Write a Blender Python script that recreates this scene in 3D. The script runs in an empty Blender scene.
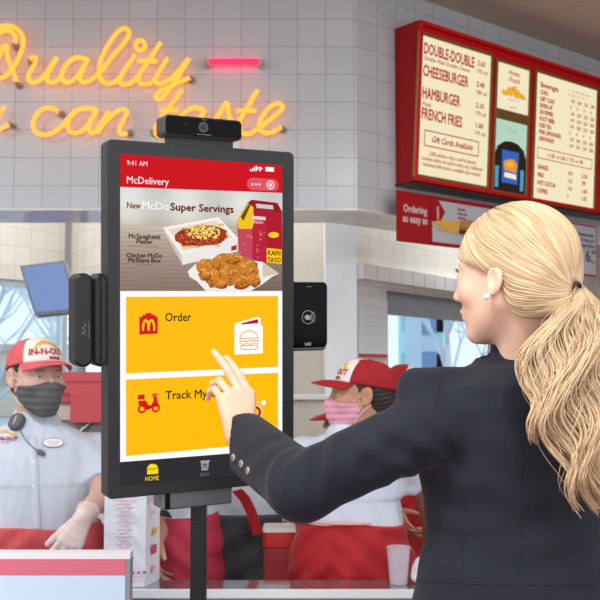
import bpy, math, random
import numpy as np
from mathutils import Vector, Matrix
from mathutils.bvhtree import BVHTree
random.seed(7); RNG = np.random.default_rng(7)
COL = bpy.context.scene.collection
R = math.radians
CAMH = 1.5; FPX = 1000.0; PITCH = math.atan(0.072)
CP, SP = math.cos(PITCH), math.sin(PITCH)

def ray(u, v):
    a = (u-300)/FPX; b = (300-v)/FPX
    return Vector((a, CP-b*SP, SP+b*CP))
CAMP = Vector((0, 0, CAMH))
def P(u, v, D):
    d = ray(u, v); return CAMP + d*(D/d.y)
def hit(u, v, o, n):
    d = ray(u, v); t = (o-CAMP).dot(n)/d.dot(n); return CAMP + d*t
def V(*a): return Vector(a)

# ------------------------------------------------------------------ materials
def lin(c):
    r = []
    for x in c[:3]:
        x = x/255.0
        r.append(x/12.92 if x <= 0.04045 else ((x+0.055)/1.055)**2.4)
    return (r[0], r[1], r[2], 1.0)
def newmat(name):
    m = bpy.data.materials.new(name); m.use_nodes = True
    nt = m.node_tree; return m, nt, nt.nodes['Principled BSDF']
def mat(name, c, rough=0.5, metal=0.0, noise=0.0, nscale=30.0, bump=0.0, bscale=200.0, emit=None, es=1.0,
        coat=0.0, sheen=0.0, sss=0.0, alpha=1.0, spec=0.5, stretch=None, bd=0.004):
    m, nt, b = newmat(name)
    b.inputs['Base Color'].default_value = lin(c)
    b.inputs['Roughness'].default_value = rough
    b.inputs['Metallic'].default_value = metal
    b.inputs['Specular IOR Level'].default_value = spec
    b.inputs['Coat Weight'].default_value = coat
    b.inputs['Sheen Weight'].default_value = sheen
    b.inputs['Alpha'].default_value = alpha
    if sss:
        b.inputs['Subsurface Weight'].default_value = sss
        b.inputs['Subsurface Radius'].default_value = (0.012, 0.004, 0.002)
        b.inputs['Subsurface Scale'].default_value = 1.0
    if emit:
        b.inputs['Emission Color'].default_value = lin(emit); b.inputs['Emission Strength'].default_value = es
    L = nt.links
    if noise or bump:
        tc = nt.nodes.new('ShaderNodeTexCoord'); mp = nt.nodes.new('ShaderNodeMapping')
        L.new(tc.outputs['Object'], mp.inputs['Vector'])
        if stretch: mp.inputs['Scale'].default_value = stretch
    if noise:
        n = nt.nodes.new('ShaderNodeTexNoise'); n.inputs['Scale'].default_value = nscale; n.inputs['Detail'].default_value = 4
        L.new(mp.outputs[0], n.inputs['Vector'])
        cr = nt.nodes.new('ShaderNodeValToRGB')
        a = lin([max(0, x*(1-noise)) for x in c]); z = lin([min(255, x*(1+noise)) for x in c])
        cr.color_ramp.elements[0].position = 0.3; cr.color_ramp.elements[0].color = a
        cr.color_ramp.elements[1].position = 0.7; cr.color_ramp.elements[1].color = z
        L.new(n.outputs['Fac'], cr.inputs['Fac']); L.new(cr.outputs['Color'], b.inputs['Base Color'])
    if bump:
        n = nt.nodes.new('ShaderNodeTexNoise'); n.inputs['Scale'].default_value = bscale; n.inputs['Detail'].default_value = 3
        L.new(mp.outputs[0], n.inputs['Vector'])
        bp = nt.nodes.new('ShaderNodeBump'); bp.inputs['Strength'].default_value = bump; bp.inputs['Distance'].default_value = bd
        L.new(n.outputs['Fac'], bp.inputs['Height']); L.new(bp.outputs['Normal'], b.inputs['Normal'])
    return m
def emis(name, c, s=1.0, rough=0.2, k=0.0):
    return mat(name, (8, 8, 8), rough=rough, emit=c, es=s, spec=0.3)
def tile_mat(name, c, grout, size, rough=0.12, var=0.03, w=None, up='Z'):
    m, nt, b = newmat(name); L = nt.links
    tc = nt.nodes.new('ShaderNodeTexCoord'); sx = nt.nodes.new('ShaderNodeSeparateXYZ'); cx = nt.nodes.new('ShaderNodeCombineXYZ')
    L.new(tc.outputs['Object'], sx.inputs[0]); L.new(sx.outputs['X'], cx.inputs['X']); L.new(sx.outputs[up], cx.inputs['Y'])
    br = nt.nodes.new('ShaderNodeTexBrick'); br.offset = 0.0; br.squash = 1.0
    br.inputs['Scale'].default_value = 1.0
    br.inputs['Brick Width'].default_value = size; br.inputs['Row Height'].default_value = size
    br.inputs['Mortar Size'].default_value = (w or 0.0022); br.inputs['Mortar Smooth'].default_value = 0.6
    br.inputs['Bias'].default_value = 0.0
    br.inputs['Color1'].default_value = lin([x*(1-var) for x in c]); br.inputs['Color2'].default_value = lin([min(255, x*(1+var)) for x in c])
    br.inputs['Mortar'].default_value = lin(grout)
    L.new(cx.outputs[0], br.inputs['Vector']); L.new(br.outputs['Color'], b.inputs['Base Color'])
    n = nt.nodes.new('ShaderNodeTexNoise'); n.inputs['Scale'].default_value = 5.0; n.inputs['Detail'].default_value = 1
    L.new(cx.outputs[0], n.inputs['Vector'])
    mm = nt.nodes.new('ShaderNodeMath'); mm.operation = 'MULTIPLY_ADD'; mm.inputs[1].default_value = -1.0
    L.new(br.outputs['Fac'], mm.inputs[0]); L.new(n.outputs['Fac'], mm.inputs[2])
    bp = nt.nodes.new('ShaderNodeBump'); bp.inputs['Strength'].default_value = 0.22; bp.inputs['Distance'].default_value = 0.004
    L.new(mm.outputs[0], bp.inputs['Height']); L.new(bp.outputs['Normal'], b.inputs['Normal'])
    b.inputs['Roughness'].default_value = rough
    return m
def glass_mat(name, tint=(235, 245, 250), gl=0.08):
    m = bpy.data.materials.new(name); m.use_nodes = True; nt = m.node_tree; nt.nodes.clear()
    o = nt.nodes.new('ShaderNodeOutputMaterial'); t = nt.nodes.new('ShaderNodeBsdfTransparent'); g = nt.nodes.new('ShaderNodeBsdfGlossy')
    t.inputs[0].default_value = lin(tint); g.inputs['Roughness'].default_value = 0.03
    x = nt.nodes.new('ShaderNodeMixShader'); x.inputs[0].default_value = gl
    nt.links.new(t.outputs[0], x.inputs[1]); nt.links.new(g.outputs[0], x.inputs[2]); nt.links.new(x.outputs[0], o.inputs[0])
    return m
def attr_mat(name, rough=0.4, emission=False, es=1.0, sheen=0.0, spec=0.5, aniso=0.0, sss=0.0):
    """colour read from the mesh's 'paint' attribute"""
    m, nt, b = newmat(name); a = nt.nodes.new('ShaderNodeAttribute'); a.attribute_name = 'paint'
    if emission:
        b.inputs['Base Color'].default_value = (0.004, 0.004, 0.004, 1); b.inputs['Specular IOR Level'].default_value = 0.3
        nt.links.new(a.outputs['Color'], b.inputs['Emission Color']); b.inputs['Emission Strength'].default_value = es
    else:
        nt.links.new(a.outputs['Color'], b.inputs['Base Color']); b.inputs['Specular IOR Level'].default_value = spec
    b.inputs['Roughness'].default_value = rough; b.inputs['Sheen Weight'].default_value = sheen
    return m

# ------------------------------------------------------------------ mesh builder
class Frame:
    def __init__(s, o, x, y, z=None, k=1.0):
        s.k = k
        s.o = Vector(o); s.x = Vector(x).normalized(); s.y = Vector(y).normalized()
        s.z = Vector(z).normalized() if z is not None else s.x.cross(s.y).normalized()
    def __call__(s, a, b, c=0.0): return s.o + (s.x*a + s.y*b + s.z*c)*s.k
    def loc(s, p):
        d = Vector(p)-s.o; return (d.dot(s.x)/s.k, d.dot(s.y)/s.k, d.dot(s.z)/s.k)
    def at(s, a, b, c=0.0): return Frame(s(a, b, c), s.x, s.y, s.z, s.k)
WORLD = Frame((0, 0, 0), (1, 0, 0), (0, 1, 0), (0, 0, 1))
_tc = {}
def text2d(s, size, bold=0.0, align='LEFT', shear=0.0, space=1.0, xs=1.0):
    key = (s, size, bold, align, shear, space, xs)
    if key not in _tc:
        c = bpy.data.curves.new('t', 'FONT'); c.body = s; c.size = size; c.align_x = align; c.shear = shear
        c.resolution_u = 2; c.space_character = space; c.fill_mode = 'FRONT'
        o = bpy.data.objects.new('t', c); COL.objects.link(o); dg = bpy.context.evaluated_depsgraph_get(); dg.update()
        me = bpy.data.meshes.new_from_object(o.evaluated_get(dg))
        v0 = [(v.co.x, v.co.y) for v in me.vertices]; f0 = [tuple(p.vertices) for p in me.polygons]; vs = []; fs = []
        for dx, dy in (((0, 0),) if not bold else ((-bold, 0), (bold, 0), (0, bold), (0, -bold))):
            o_ = len(vs); vs += [((x+dx)*xs, y+dy) for x, y in v0]; fs += [tuple(i+o_ for i in f) for f in f0]
        _tc[key] = (vs, fs)
        bpy.data.objects.remove(o); bpy.data.curves.remove(c); bpy.data.meshes.remove(me)
    return _tc[key]
class MB:
    def __init__(s): s.v = []; s.f = []; s.m = []; s.c = []; s.cc = None
    def add(s, vs, fs, m=0):
        b = len(s.v); s.v += [Vector(x) for x in vs]; s.f += [tuple(i+b for i in f) for f in fs]; s.m += [m]*len(fs)
        s.c += [s.cc]*len(vs); return b
    def poly(s, pts, m=0): s.add(pts, [tuple(range(len(pts)))], m)
    def box(s, F, a0, a1, b0, b1, c0, c1, m=0):
        vs = [F(x, y, z) for z in (c0, c1) for y in (b0, b1) for x in (a0, a1)]
        s.add(vs, [(0, 2, 3, 1), (4, 5, 7, 6), (0, 1, 5, 4), (2, 6, 7, 3), (0, 4, 6, 2), (1, 3, 7, 5)], m)
    def prism(s, F, out, c0, c1, m=0, bev=0.0, caps=True):
        n = len(out); cx = sum(p[0] for p in out)/n; cy = sum(p[1] for p in out)/n
        def ring(k, z):
            if k == 0: return [F(x, y, z) for x, y in out]
            r = []
            for i, (x, y) in enumerate(out):
                x0, y0 = out[i-1]; x1, y1 = out[(i+1) % n]
                tx, ty = x1-x0, y1-y0; l = math.hypot(tx, ty) or 1
                nx, ny = ty/l, -tx/l
                r.append(F(x-nx*k, y-ny*k, z))
            return r
        area = sum(out[i-1][0]*out[i][1]-out[i][0]*out[i-1][1] for i in range(n))
        if area < 0: out = out[::-1]
        sg = 1 if c1 > c0 else -1
        rings = [ring(bev, c0), ring(0, c0+sg*bev), ring(0, c1-sg*bev), ring(bev, c1)] if bev else [ring(0, c0), ring(0, c1)]
        vs = [p for r in rings for p in r]; fs = []
        for k in range(len(rings)-1):
            for i in range(n):
                j = (i+1) % n; fs.append((k*n+i, k*n+j, (k+1)*n+j, (k+1)*n+i))
        if caps: fs += [tuple(range(n))[::-1], tuple(range((len(rings)-1)*n, len(rings)*n))]
        s.add(vs, fs, m)
    def rslab(s, F, w, h, c0, c1, rad, m=0, bev=0.0, seg=6):
        s.prism(F, rrect(w, h, rad, seg), c0, c1, m, bev)
    def tube(s, pts, r, m=0, sides=8, cap=True, closed=False):
        pts = [Vector(p) for p in pts]; n = len(pts); rs = r if hasattr(r, '__len__') else [r]*n
        up = None; vs = []
        for i, p in enumerate(pts):
            if closed: t = pts[(i+1) % n]-pts[i-1]
            else: t = pts[min(i+1, n-1)]-pts[max(i-1, 0)]
            if t.length < 1e-9: t = Vector((0, 0, 1))
            t.normalize()
            if up is None: up = t.orthogonal().normalized()
            up = (up-t*up.dot(t))
            up = up.normalized() if up.length > 1e-6 else t.orthogonal().normalized()
            w = t.cross(up)
            vs += [p+(up*math.cos(a)+w*math.sin(a))*rs[i] for a in [2*math.pi*k/sides for k in range(sides)]]
        fs = []
        for i in range(n if closed else n-1):
            for k in range(sides):
                a = i*sides+k; b = i*sides+(k+1) % sides; j = (i+1) % n
                fs.append((a, b, j*sides+(k+1) % sides, j*sides+k))
        if cap and not closed: fs += [tuple(range(sides))[::-1], tuple(range((n-1)*sides, n*sides))]
        s.add(vs, fs, m)
    def disc(s, F, r, z=0.0, m=0, n=24, rx=None, a0=0, a1=2*math.pi):
        s.poly([F(math.cos(a)*(rx or r), math.sin(a)*r, z) for a in [a0+(a1-a0)*k/n for k in range(n)]], m)
    def ring(s, F, r0, r1, z=0.0, m=0, n=24, a0=0.0, a1=2*math.pi):
        vs = []; N = n+1
        for k in range(N):
            a = a0+(a1-a0)*k/n; vs += [F(math.cos(a)*r0, math.sin(a)*r0, z), F(math.cos(a)*r1, math.sin(a)*r1, z)]
        s.add(vs, [(2*k, 2*k+1, 2*k+3, 2*k+2) for k in range(n)], m)
    def ellipsoid(s, F, rx, ry, rz, m=0, nu=16, nv=10):
        vs = []
        for j in range(nv+1):
            ph = -math.pi/2+math.pi*j/nv
            for i in range(nu):
                a = 2*math.pi*i/nu; vs.append(F(rx*math.cos(ph)*math.cos(a), ry*math.cos(ph)*math.sin(a), rz*math.sin(ph)))
        fs = [(j*nu+i, j*nu+(i+1) % nu, (j+1)*nu+(i+1) % nu, (j+1)*nu+i) for j in range(nv) for i in range(nu)]
        s.add(vs, fs, m)
    def text(s, F, x, y, txt, size, m=0, z=0.0, **k):
        vs, fs = text2d(txt, size, **k); s.add([F(x+a, y+b, z) for a, b in vs], fs, m)
    def path(s, F, pts, w, z=0.0, m=0):
        """flat ribbon stroke"""
        for (x0, y0), (x1, y1) in zip(pts, pts[1:]):
            l = math.hypot(x1-x0, y1-y0) or 1e-9; nx, ny = -(y1-y0)/l*w/2, (x1-x0)/l*w/2
            ex, ey = (x1-x0)/l*w*0.3, (y1-y0)/l*w*0.3
            s.poly([F(x0-ex+nx, y0-ey+ny, z), F(x0-ex-nx, y0-ey-ny, z), F(x1+ex-nx, y1+ey-ny, z), F(x1+ex+nx, y1+ey+ny, z)], m)
    def build(s, name, mats, parent=None, smooth=False, angle=None, bevel=0.0, origin=None):
        if not isinstance(mats, (list, tuple)): mats = [mats]
        me = bpy.data.meshes.new(name)
        if parent is not None: off = wloc(parent)
        elif origin is not None: off = Vector(origin)
        else:
            n = len(s.v); c = sum(s.v, Vector())/max(n, 1); off = Vector((c.x, c.y, min(v.z for v in s.v)))
        me.from_pydata([tuple(v-off) for v in s.v], [], s.f)
        for m in mats: me.materials.append(m)
        me.polygons.foreach_set('material_index', s.m)
        if any(c is not None for c in s.c):
            at = me.color_attributes.new('paint', 'FLOAT_COLOR', 'POINT')
            at.data.foreach_set('color', [x for c in s.c for x in (c or (0.5, 0.5, 0.5, 1))])
        me.update()
        if smooth: me.polygons.foreach_set('use_smooth', [True]*len(me.polygons))
        o = bpy.data.objects.new(name, me); COL.objects.link(o)
        if parent is not None: o.parent = parent
        else: o.location = off
        if smooth and angle: 
            me.set_sharp_from_angle(angle=R(angle))
        if bevel:
            b = o.modifiers.new('b', 'BEVEL'); b.width = bevel; b.segments = 2; b.limit_method = 'ANGLE'
        return o
def wloc(o):
    v = Vector(o.location); p = o.parent
    while p is not None: v += p.location; p = p.parent
    return v
def rrect(w, h, r, seg=6):
    out = []
    for cx, cy, a in ((w/2-r, h/2-r, 0), (-w/2+r, h/2-r, 90), (-w/2+r, -h/2+r, 180), (w/2-r, -h/2+r, 270)):
        for k in range(seg+1):
            t = R(a+90*k/seg); out.append((cx+r*math.cos(t), cy+r*math.sin(t)))
    return out
def cr_spline(pts, n=8, closed=False):
    """Catmull-Rom through pts (tuples or Vectors)"""
    P_ = [np.array(p, float) for p in pts]; out = []; N = len(P_)
    for i in range(N-1):
        p0 = P_[max(i-1, 0)]; p1 = P_[i]; p2 = P_[i+1]; p3 = P_[min(i+2, N-1)]
        for k in range(n):
            t = k/n
            out.append(0.5*((2*p1)+(-p0+p2)*t+(2*p0-5*p1+4*p2-p3)*t*t+(-p0+3*p1-3*p2+p3)*t**3))
    out.append(P_[-1]); return out
def thing(name, label, cat, loc, group=None):
    o = bpy.data.objects.new(name, None); o.empty_display_size = 0.1; COL.objects.link(o); o.location = loc
    tag(o, label, cat, group); return o
def tag(o, label=None, cat=None, group=None, kind=None):
    if label: o['label'] = label
    if cat: o['category'] = cat
    if group: o['group'] = group
    if kind: o['kind'] = kind
    return o

# ------------------------------------------------------------------ signed distance modelling (grown into one smooth mesh)
class Grid:
    def __init__(s, lo, hi, h):
        s.lo = np.array(lo, float); s.h = h; s.n = [int(math.ceil((b-a)/h))+1 for a, b in zip(lo, hi)]
        ax = [np.float32(lo[i])+np.arange(s.n[i], dtype=np.float32)*np.float32(h) for i in range(3)]
        s.X, s.Y, s.Z = np.meshgrid(*ax, indexing='ij', sparse=False)
def ell(p, c, r):
    x, y, z = p; a = (x-c[0])/r[0]; b = (y-c[1])/r[1]; d = (z-c[2])/r[2]
    k0 = np.sqrt(a*a+b*b+d*d); k1 = np.sqrt((a/r[0])**2+(b/r[1])**2+(d/r[2])**2)+1e-9
    return k0*(k0-1)/k1
def rc(p, a, b, ra, rb):
    x, y, z = p; ax, ay, az = a; bx, by, bz = b[0]-ax, b[1]-ay, b[2]-az
    L = bx*bx+by*by+bz*bz+1e-12
    px, py, pz = x-ax, y-ay, z-az
    t = np.clip((px*bx+py*by+pz*bz)/L, 0, 1)
    return np.sqrt((px-t*bx)**2+(py-t*by)**2+(pz-t*bz)**2)-(ra+(rb-ra)*t)
def smin(a, b, k):
    h = np.maximum(k-np.abs(a-b), 0)/k
    return np.minimum(a, b)-h*h*k*0.25
def smax(a, b, k): return -smin(-a, -b, k)
def loft(p, zs, A, B, CX=None, CY=None, e=2.0):
    """vertical body of elliptical sections: half widths A, B at heights zs"""
    x, y, z = p; a = np.interp(z, zs, A); b = np.interp(z, zs, B)
    cx = np.interp(z, zs, CX) if CX is not None else 0.0; cy = np.interp(z, zs, CY) if CY is not None else 0.0
    q = (np.abs((x-cx)/a)**e+np.abs((y-cy)/b)**e)**(1.0/e)
    d = (q-1)*np.minimum(a, b)
    return np.maximum(d, np.maximum(zs[0]-z, z-zs[-1])).astype(np.float32)
def surface(G, D):
    """surface nets"""
    nx, ny, nz = D.shape; s = D < 0
    ins = s[:-1, :-1, :-1].astype(np.int8); cnt = np.zeros((nx-1, ny-1, nz-1), np.int8)
    for i in (0, 1):
        for j in (0, 1):
            for k in (0, 1): cnt += s[i:nx-1+i, j:ny-1+j, k:nz-1+k]
    act = (cnt > 0) & (cnt < 8); idx = -np.ones(act.shape, np.int64); ci = np.argwhere(act); N = len(ci)
    idx[act] = np.arange(N)
    acc = np.zeros((N, 3)); w = np.zeros(N); I, J, K = ci.T
    cs = [(a, b, c) for a in (0, 1) for b in (0, 1) for c in (0, 1)]
    for p in cs:
        for ax in range(3):
            if p[ax]: continue
            q = list(p); q[ax] = 1
            d0 = D[I+p[0], J+p[1], K+p[2]]; d1 = D[I+q[0], J+q[1], K+q[2]]
            m = (d0 < 0) != (d1 < 0); t = np.where(m, d0/np.where(m, d0-d1, 1), 0)
            pt = np.tile(np.array(p, float), (N, 1)); pt[:, ax] = t
            acc += pt*m[:, None]; w += m
    vs = (ci+acc/np.maximum(w, 1)[:, None])*G.h+G.lo
    F = []
    for ax in range(3):
        b, c = [(1, 2), (2, 0), (0, 1)][ax]
        sl0 = [slice(None)]*3; sl1 = [slice(None)]*3; sl0[ax] = slice(0, -1); sl1[ax] = slice(1, None)
        e = s[tuple(sl0)] != s[tuple(sl1)]; E = np.argwhere(e)
        E = E[(E[:, b] > 0) & (E[:, c] > 0) & (E[:, b] < D.shape[b]-1) & (E[:, c] < D.shape[c]-1)]
        if not len(E): continue
        fl = s[tuple(E.T)]
        def at(db, dc):
            q = E.copy(); q[:, b] -= db; q[:, c] -= dc; return idx[tuple(q.T)]
        a0, a1, a2, a3 = at(1, 1), at(0, 1), at(0, 0), at(1, 0)
        F.append(np.where(fl[:, None], np.stack([a0, a1, a2, a3], 1), np.stack([a3, a2, a1, a0], 1)))
    F = np.concatenate(F) if F else np.zeros((0, 4), int)
    F = F[(F >= 0).all(1)]
    return vs, F
def np_obj(name, parts, mats, parent, smooth=True, matfn=None):
    """parts: list of (verts, quads) joined into one mesh object, coordinates in the world"""
    if not isinstance(mats, (list, tuple)): mats = [mats]
    vs = []; fs = []; o = 0
    for v, f in parts: vs.append(v); fs.append(f+o); o += len(v)
    vs = np.concatenate(vs); fs = np.concatenate(fs)
    off = np.array(wloc(parent)) if parent is not None else np.zeros(3)
    me = bpy.data.meshes.new(name); me.vertices.add(len(vs)); me.vertices.foreach_set('co', (vs-off).astype(np.float32).ravel())
    me.loops.add(len(fs)*4); me.loops.foreach_set('vertex_index', fs.astype(np.int32).ravel())
    me.polygons.add(len(fs)); me.polygons.foreach_set('loop_start', np.arange(0, len(fs)*4, 4, dtype=np.int32))
    for m in mats: me.materials.append(m)
    if matfn is not None: me.polygons.foreach_set('material_index', matfn(vs[fs].mean(1)).astype(np.int32))
    me.update(calc_edges=True); me.validate()
    me.polygons.foreach_set('use_smooth', [smooth]*len(me.polygons))
    ob = bpy.data.objects.new(name, me); COL.objects.link(ob)
    if parent is not None: ob.parent = parent
    return ob
def tolocal(G, Fr):
    """grid points in a frame's own coordinates"""
    dx, dy, dz = G.X-Fr.o.x, G.Y-Fr.o.y, G.Z-Fr.o.z
    return tuple(dx*a.x+dy*a.y+dz*a.z for a in (Fr.x, Fr.y, Fr.z))
def toworld(v, Fr):
    A = np.array([list(Fr.x), list(Fr.y), list(Fr.z)]); return (v*Fr.k)@A+np.array(Fr.o)
def TW(v, f, Fr):
    w = toworld(v, Fr)
    return (w, f[:, ::-1].copy()) if Fr.x.cross(Fr.y).dot(Fr.z) < 0 else (w, f)
# ------------------------------------------------------------------ people
SKIN_L = mat('skin fair', (236, 190, 165), 0.5, sss=0.12, noise=0.02, nscale=15)
SKIN_T = mat('skin tan', (190, 140, 112), 0.5, sss=0.1, noise=0.04, nscale=15)
SKIN_P = mat('skin of the order taker', (206, 168, 150), 0.55, sss=0.1, noise=0.04, nscale=15)
HAIRD = mat('dark hair', (38, 28, 26), 0.5, noise=0.3, nscale=80, bump=0.4, bscale=120, stretch=(1, 1, 6))
SHIRT = mat('white shirt cloth', (200, 209, 224), 0.8, noise=0.02, nscale=12, bump=0.7, bscale=9, bd=0.03, stretch=(1.4, 1.4, 0.6), sheen=0.2)
APRON = mat('red apron cloth', (166, 8, 20), 0.75, noise=0.06, nscale=14, bump=0.7, bscale=9, bd=0.03, stretch=(1.4, 1.4, 0.6), sheen=0.1)
APRON_HAZE = mat('faded red apron cloth', (205, 82, 86), 0.75, noise=0.05, nscale=14, bump=0.7, bscale=9, bd=0.03, stretch=(1.4, 1.4, 0.6))  # haze over the left side is put into this lighter red
PANTS = mat('dark trousers cloth', (58, 60, 64), 0.85, noise=0.1, nscale=14, bump=0.7, bscale=9, bd=0.03, stretch=(1.4, 1.4, 0.6))
SHOE = mat('black shoe leather', (24, 24, 26), 0.4)
CAPR = mat('red cap cotton', (160, 6, 20), 0.75, noise=0.05, nscale=30, bump=0.2, bscale=300)
CAP_HAZE = mat('faded red cap cotton', (212, 92, 98), 0.75, noise=0.05, nscale=30, bump=0.2, bscale=300)  # cap red lightened the same way, haze in the colour
CAPW = mat('white cap cotton', (232, 228, 222), 0.8)
CAPT = mat('red embroidery', (176, 40, 60), 0.7)
CAPY = mat('yellow embroidery', (226, 178, 52), 0.7)
MASKP = mat('pink mask cloth', (222, 158, 180), 0.8, bump=0.3, bscale=90)
MASKG = mat('grey mask cloth', (88, 92, 92), 0.85, bump=0.3, bscale=90)
MASKL = mat('pale ear loop', (225, 225, 228), 0.8)
EYEW = mat('eye white', (225, 222, 218), 0.2); EYED = mat('iris', (74, 60, 54), 0.2)
GLOVE = mat('clear vinyl glove', (226, 206, 200), 0.35, noise=0.03, bump=0.4, bscale=60)
BLACKP = mat('black plastic', (34, 34, 36), 0.4)
NAMET = mat('white name badge', (228, 230, 236), 0.3)

def head_sdf(p, detail=True):
    x, y, z = p; ax = np.abs(x); q = (ax, y, z)
    d = ell(q, (0, -.015, .035), (.074, .097, .086))
    d = smin(d, ell(q, (0, .03, -.022), (.057, .064, .084)), .03)
    d = smin(d, rc(q, (.044, .004, -.04), (.014, .07, -.092), .026, .018), .025)
    d = smin(d, ell(q, (0, .077, -.091), (.02, .016, .016)), .014)
    d = smin(d, ell(q, (.036, .058, -.018), (.025, .03, .026)), .02)
    d = smin(d, rc(q, (0, .086, .027), (.04, .072, .03), .010, .009), .014)
    d = smin(d, ell(q, (0, .070, -.055), (.033, .03, .028)), .015)
    d = smax(d, -ell(q, (.032, .1, .007), (.017, .013, .0095)), .01)
    d = smin(d, ell(q, (.031, .079, .008), (.0145, .0135, .0135)), .006)
    d = smax(d, -ell(q, (.031, .097, .006), (.0115, .01, .0042)), .003)
    d = smin(d, rc(q, (0, .092, .018), (0, .112, -.02), .006, .0095), .010)
    d = smin(d, ell(q, (.0115, .101, -.025), (.0075, .009, .007)), .006)
    d = smin(d, ell(q, (0, .096, -.0505), (.021, .010, .0055)), .005)
    d = smin(d, ell(q, (0, .094, -.0615), (.017, .010, .006)), .005)
    return d
def neck_ear(p, d, neck=((0, -.022, -.05), (0, -.045, -.18)), nr=(.051, .058), ez=0.0, es=1.0):
    x, y, z = p; ax = np.abs(x)
    d = smin(d, rc(p, neck[0], neck[1], *nr), .02)
    ax = .078+(ax-.078)/es; y = y/es; z = (z-ez)/es
    c, s = math.cos(R(-12)), math.sin(R(-12))
    yy = (y+.010)*c-(z-.0)*s; zz = (y+.010)*s+(z-.0)*c
    e = ell((ax-.25*np.maximum(-yy, 0), yy, zz), (.0785, 0, .0), (.0095, .0185, .031))
    e = smax(e, -ell((ax, yy, zz), (.0900, .003, .000), (.0120, .0105, .018)), .003)
    e = smin(e, rc((ax, yy, zz), (.082, -.002, .014), (.081, .004, -.012), .0032, .003), .004)
    e = smin(e, ell((ax, yy, zz), (.079, .005, -.026), (.006, .009, .009)), .005)
    return smin(d, e, .006)
def chain(p, pts, rs, k=.012):
    d = None
    for i in range(len(pts)-1):
        e = rc(p, pts[i], pts[i+1], rs[i], rs[i+1]); d = e if d is None else smin(d, e, k)
    return d
FING = [(.029, .086, (.043, .026, .022), .0080), (.0095, .091, (.047, .030, .024), .0082), (-.0105, .086, (.043, .028, .023), .0078), (-.029, .076, (.034, .021, .020), .0070)]
def hand_bones(W, d, n, s, sc=1.0, curls=((10, 20, 12),)*4, yaws=(4, 1, -2, -6), thumb=(.62, .7, .3), tcurl=(10, 15)):
    """lists of (points, radii) of the palm rays and the five fingers"""
    W = Vector(W); d = Vector(d).normalized(); n = Vector(n); n = (n-d*n.dot(d)).normalized(); s_ = d.cross(n)
    s = s_ if s_.dot(Vector(s)) > 0 else -s_
    rays = []; fingers = []
    for (sx, dy, segs, r), cu, yw in zip(FING, curls, yaws):
        b = W+(s*sx+d*dy)*sc
        rays.append(([W+s*sx*.55*sc+d*.012*sc, b], [.0145*sc, .0118*sc]))
        fd = (d*math.cos(R(yw))+s*math.sin(R(yw))).normalized(); pts = [b]; rr = [r*1.08*sc]; a = 0
        for k, (L, c) in enumerate(zip(segs, cu)):
            a += R(c); dd = fd*math.cos(a)+n*math.sin(a); pts.append(pts[-1]+dd*L*sc); rr.append(r*(1.0, .9, .76)[k]*sc)
        fingers.append((pts, rr))
    t0 = W+(d*.022+s*.02+n*.006)*sc; td = (d*thumb[0]+s*thumb[1]+n*thumb[2]).normalized()
    p1 = t0+td*.044*sc; td2 = (td+(d*.25-s*.15*1+n*.2)*math.sin(R(tcurl[0]*2))).normalized(); p2 = p1+td2*.033*sc
    td3 = (td2+(d*.3+n*.15)*math.sin(R(tcurl[1]))).normalized(); p3 = p2+td3*.026*sc
    fingers.append(([t0, p1, p2, p3], [.0155*sc, .0115*sc, .0098*sc, .0078*sc]))
    return rays, fingers
def hand_sdf(p, rays, fingers, grow=0.0):
    d = None
    for pts, rr in rays:
        e = chain(p, pts, rr); d = e if d is None else smin(d, e, .014)
    for pts, rr in fingers:
        d = smin(d, chain(p, pts, rr, .004), .0035)
    return d-grow
def limb_part(pts, rs, hand=None, h=.0035, extra=None, grow=0.0):
    """one arm with its hand, grown as a single surface"""
    al = [Vector(q) for q in pts]; R_ = max(rs)
    if hand: al += [q for b in hand[0]+hand[1] for q in b[0]]
    lo = [min(q[i] for q in al)-R_-.01 for i in range(3)]; hi = [max(q[i] for q in al)+R_+.01 for i in range(3)]
    G = Grid(lo, hi, h); p = (G.X, G.Y, G.Z); d = chain(p, pts, rs, .03)
    if hand: d = smin(d, hand_sdf(p, *hand), .012)
    if extra: d = extra(p, d)
    return surface(G, d-grow)
def frame_from(o, fwd, up=(0, 0, 1)):
    f = Vector(fwd).normalized(); u = Vector(up); u = (u-f*u.dot(f)).normalized(); l = u.cross(f)   # x = the person's left
    return Frame(o, l, f, u)
def rot_dir(yaw, pitch=0.0):
    """yaw 0 faces the camera (-y), +90 faces the picture's right; pitch > 0 looks down"""
    return Vector((math.sin(R(yaw))*math.cos(R(pitch)), -math.cos(R(yaw))*math.cos(R(pitch)), -math.sin(R(pitch))))

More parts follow.
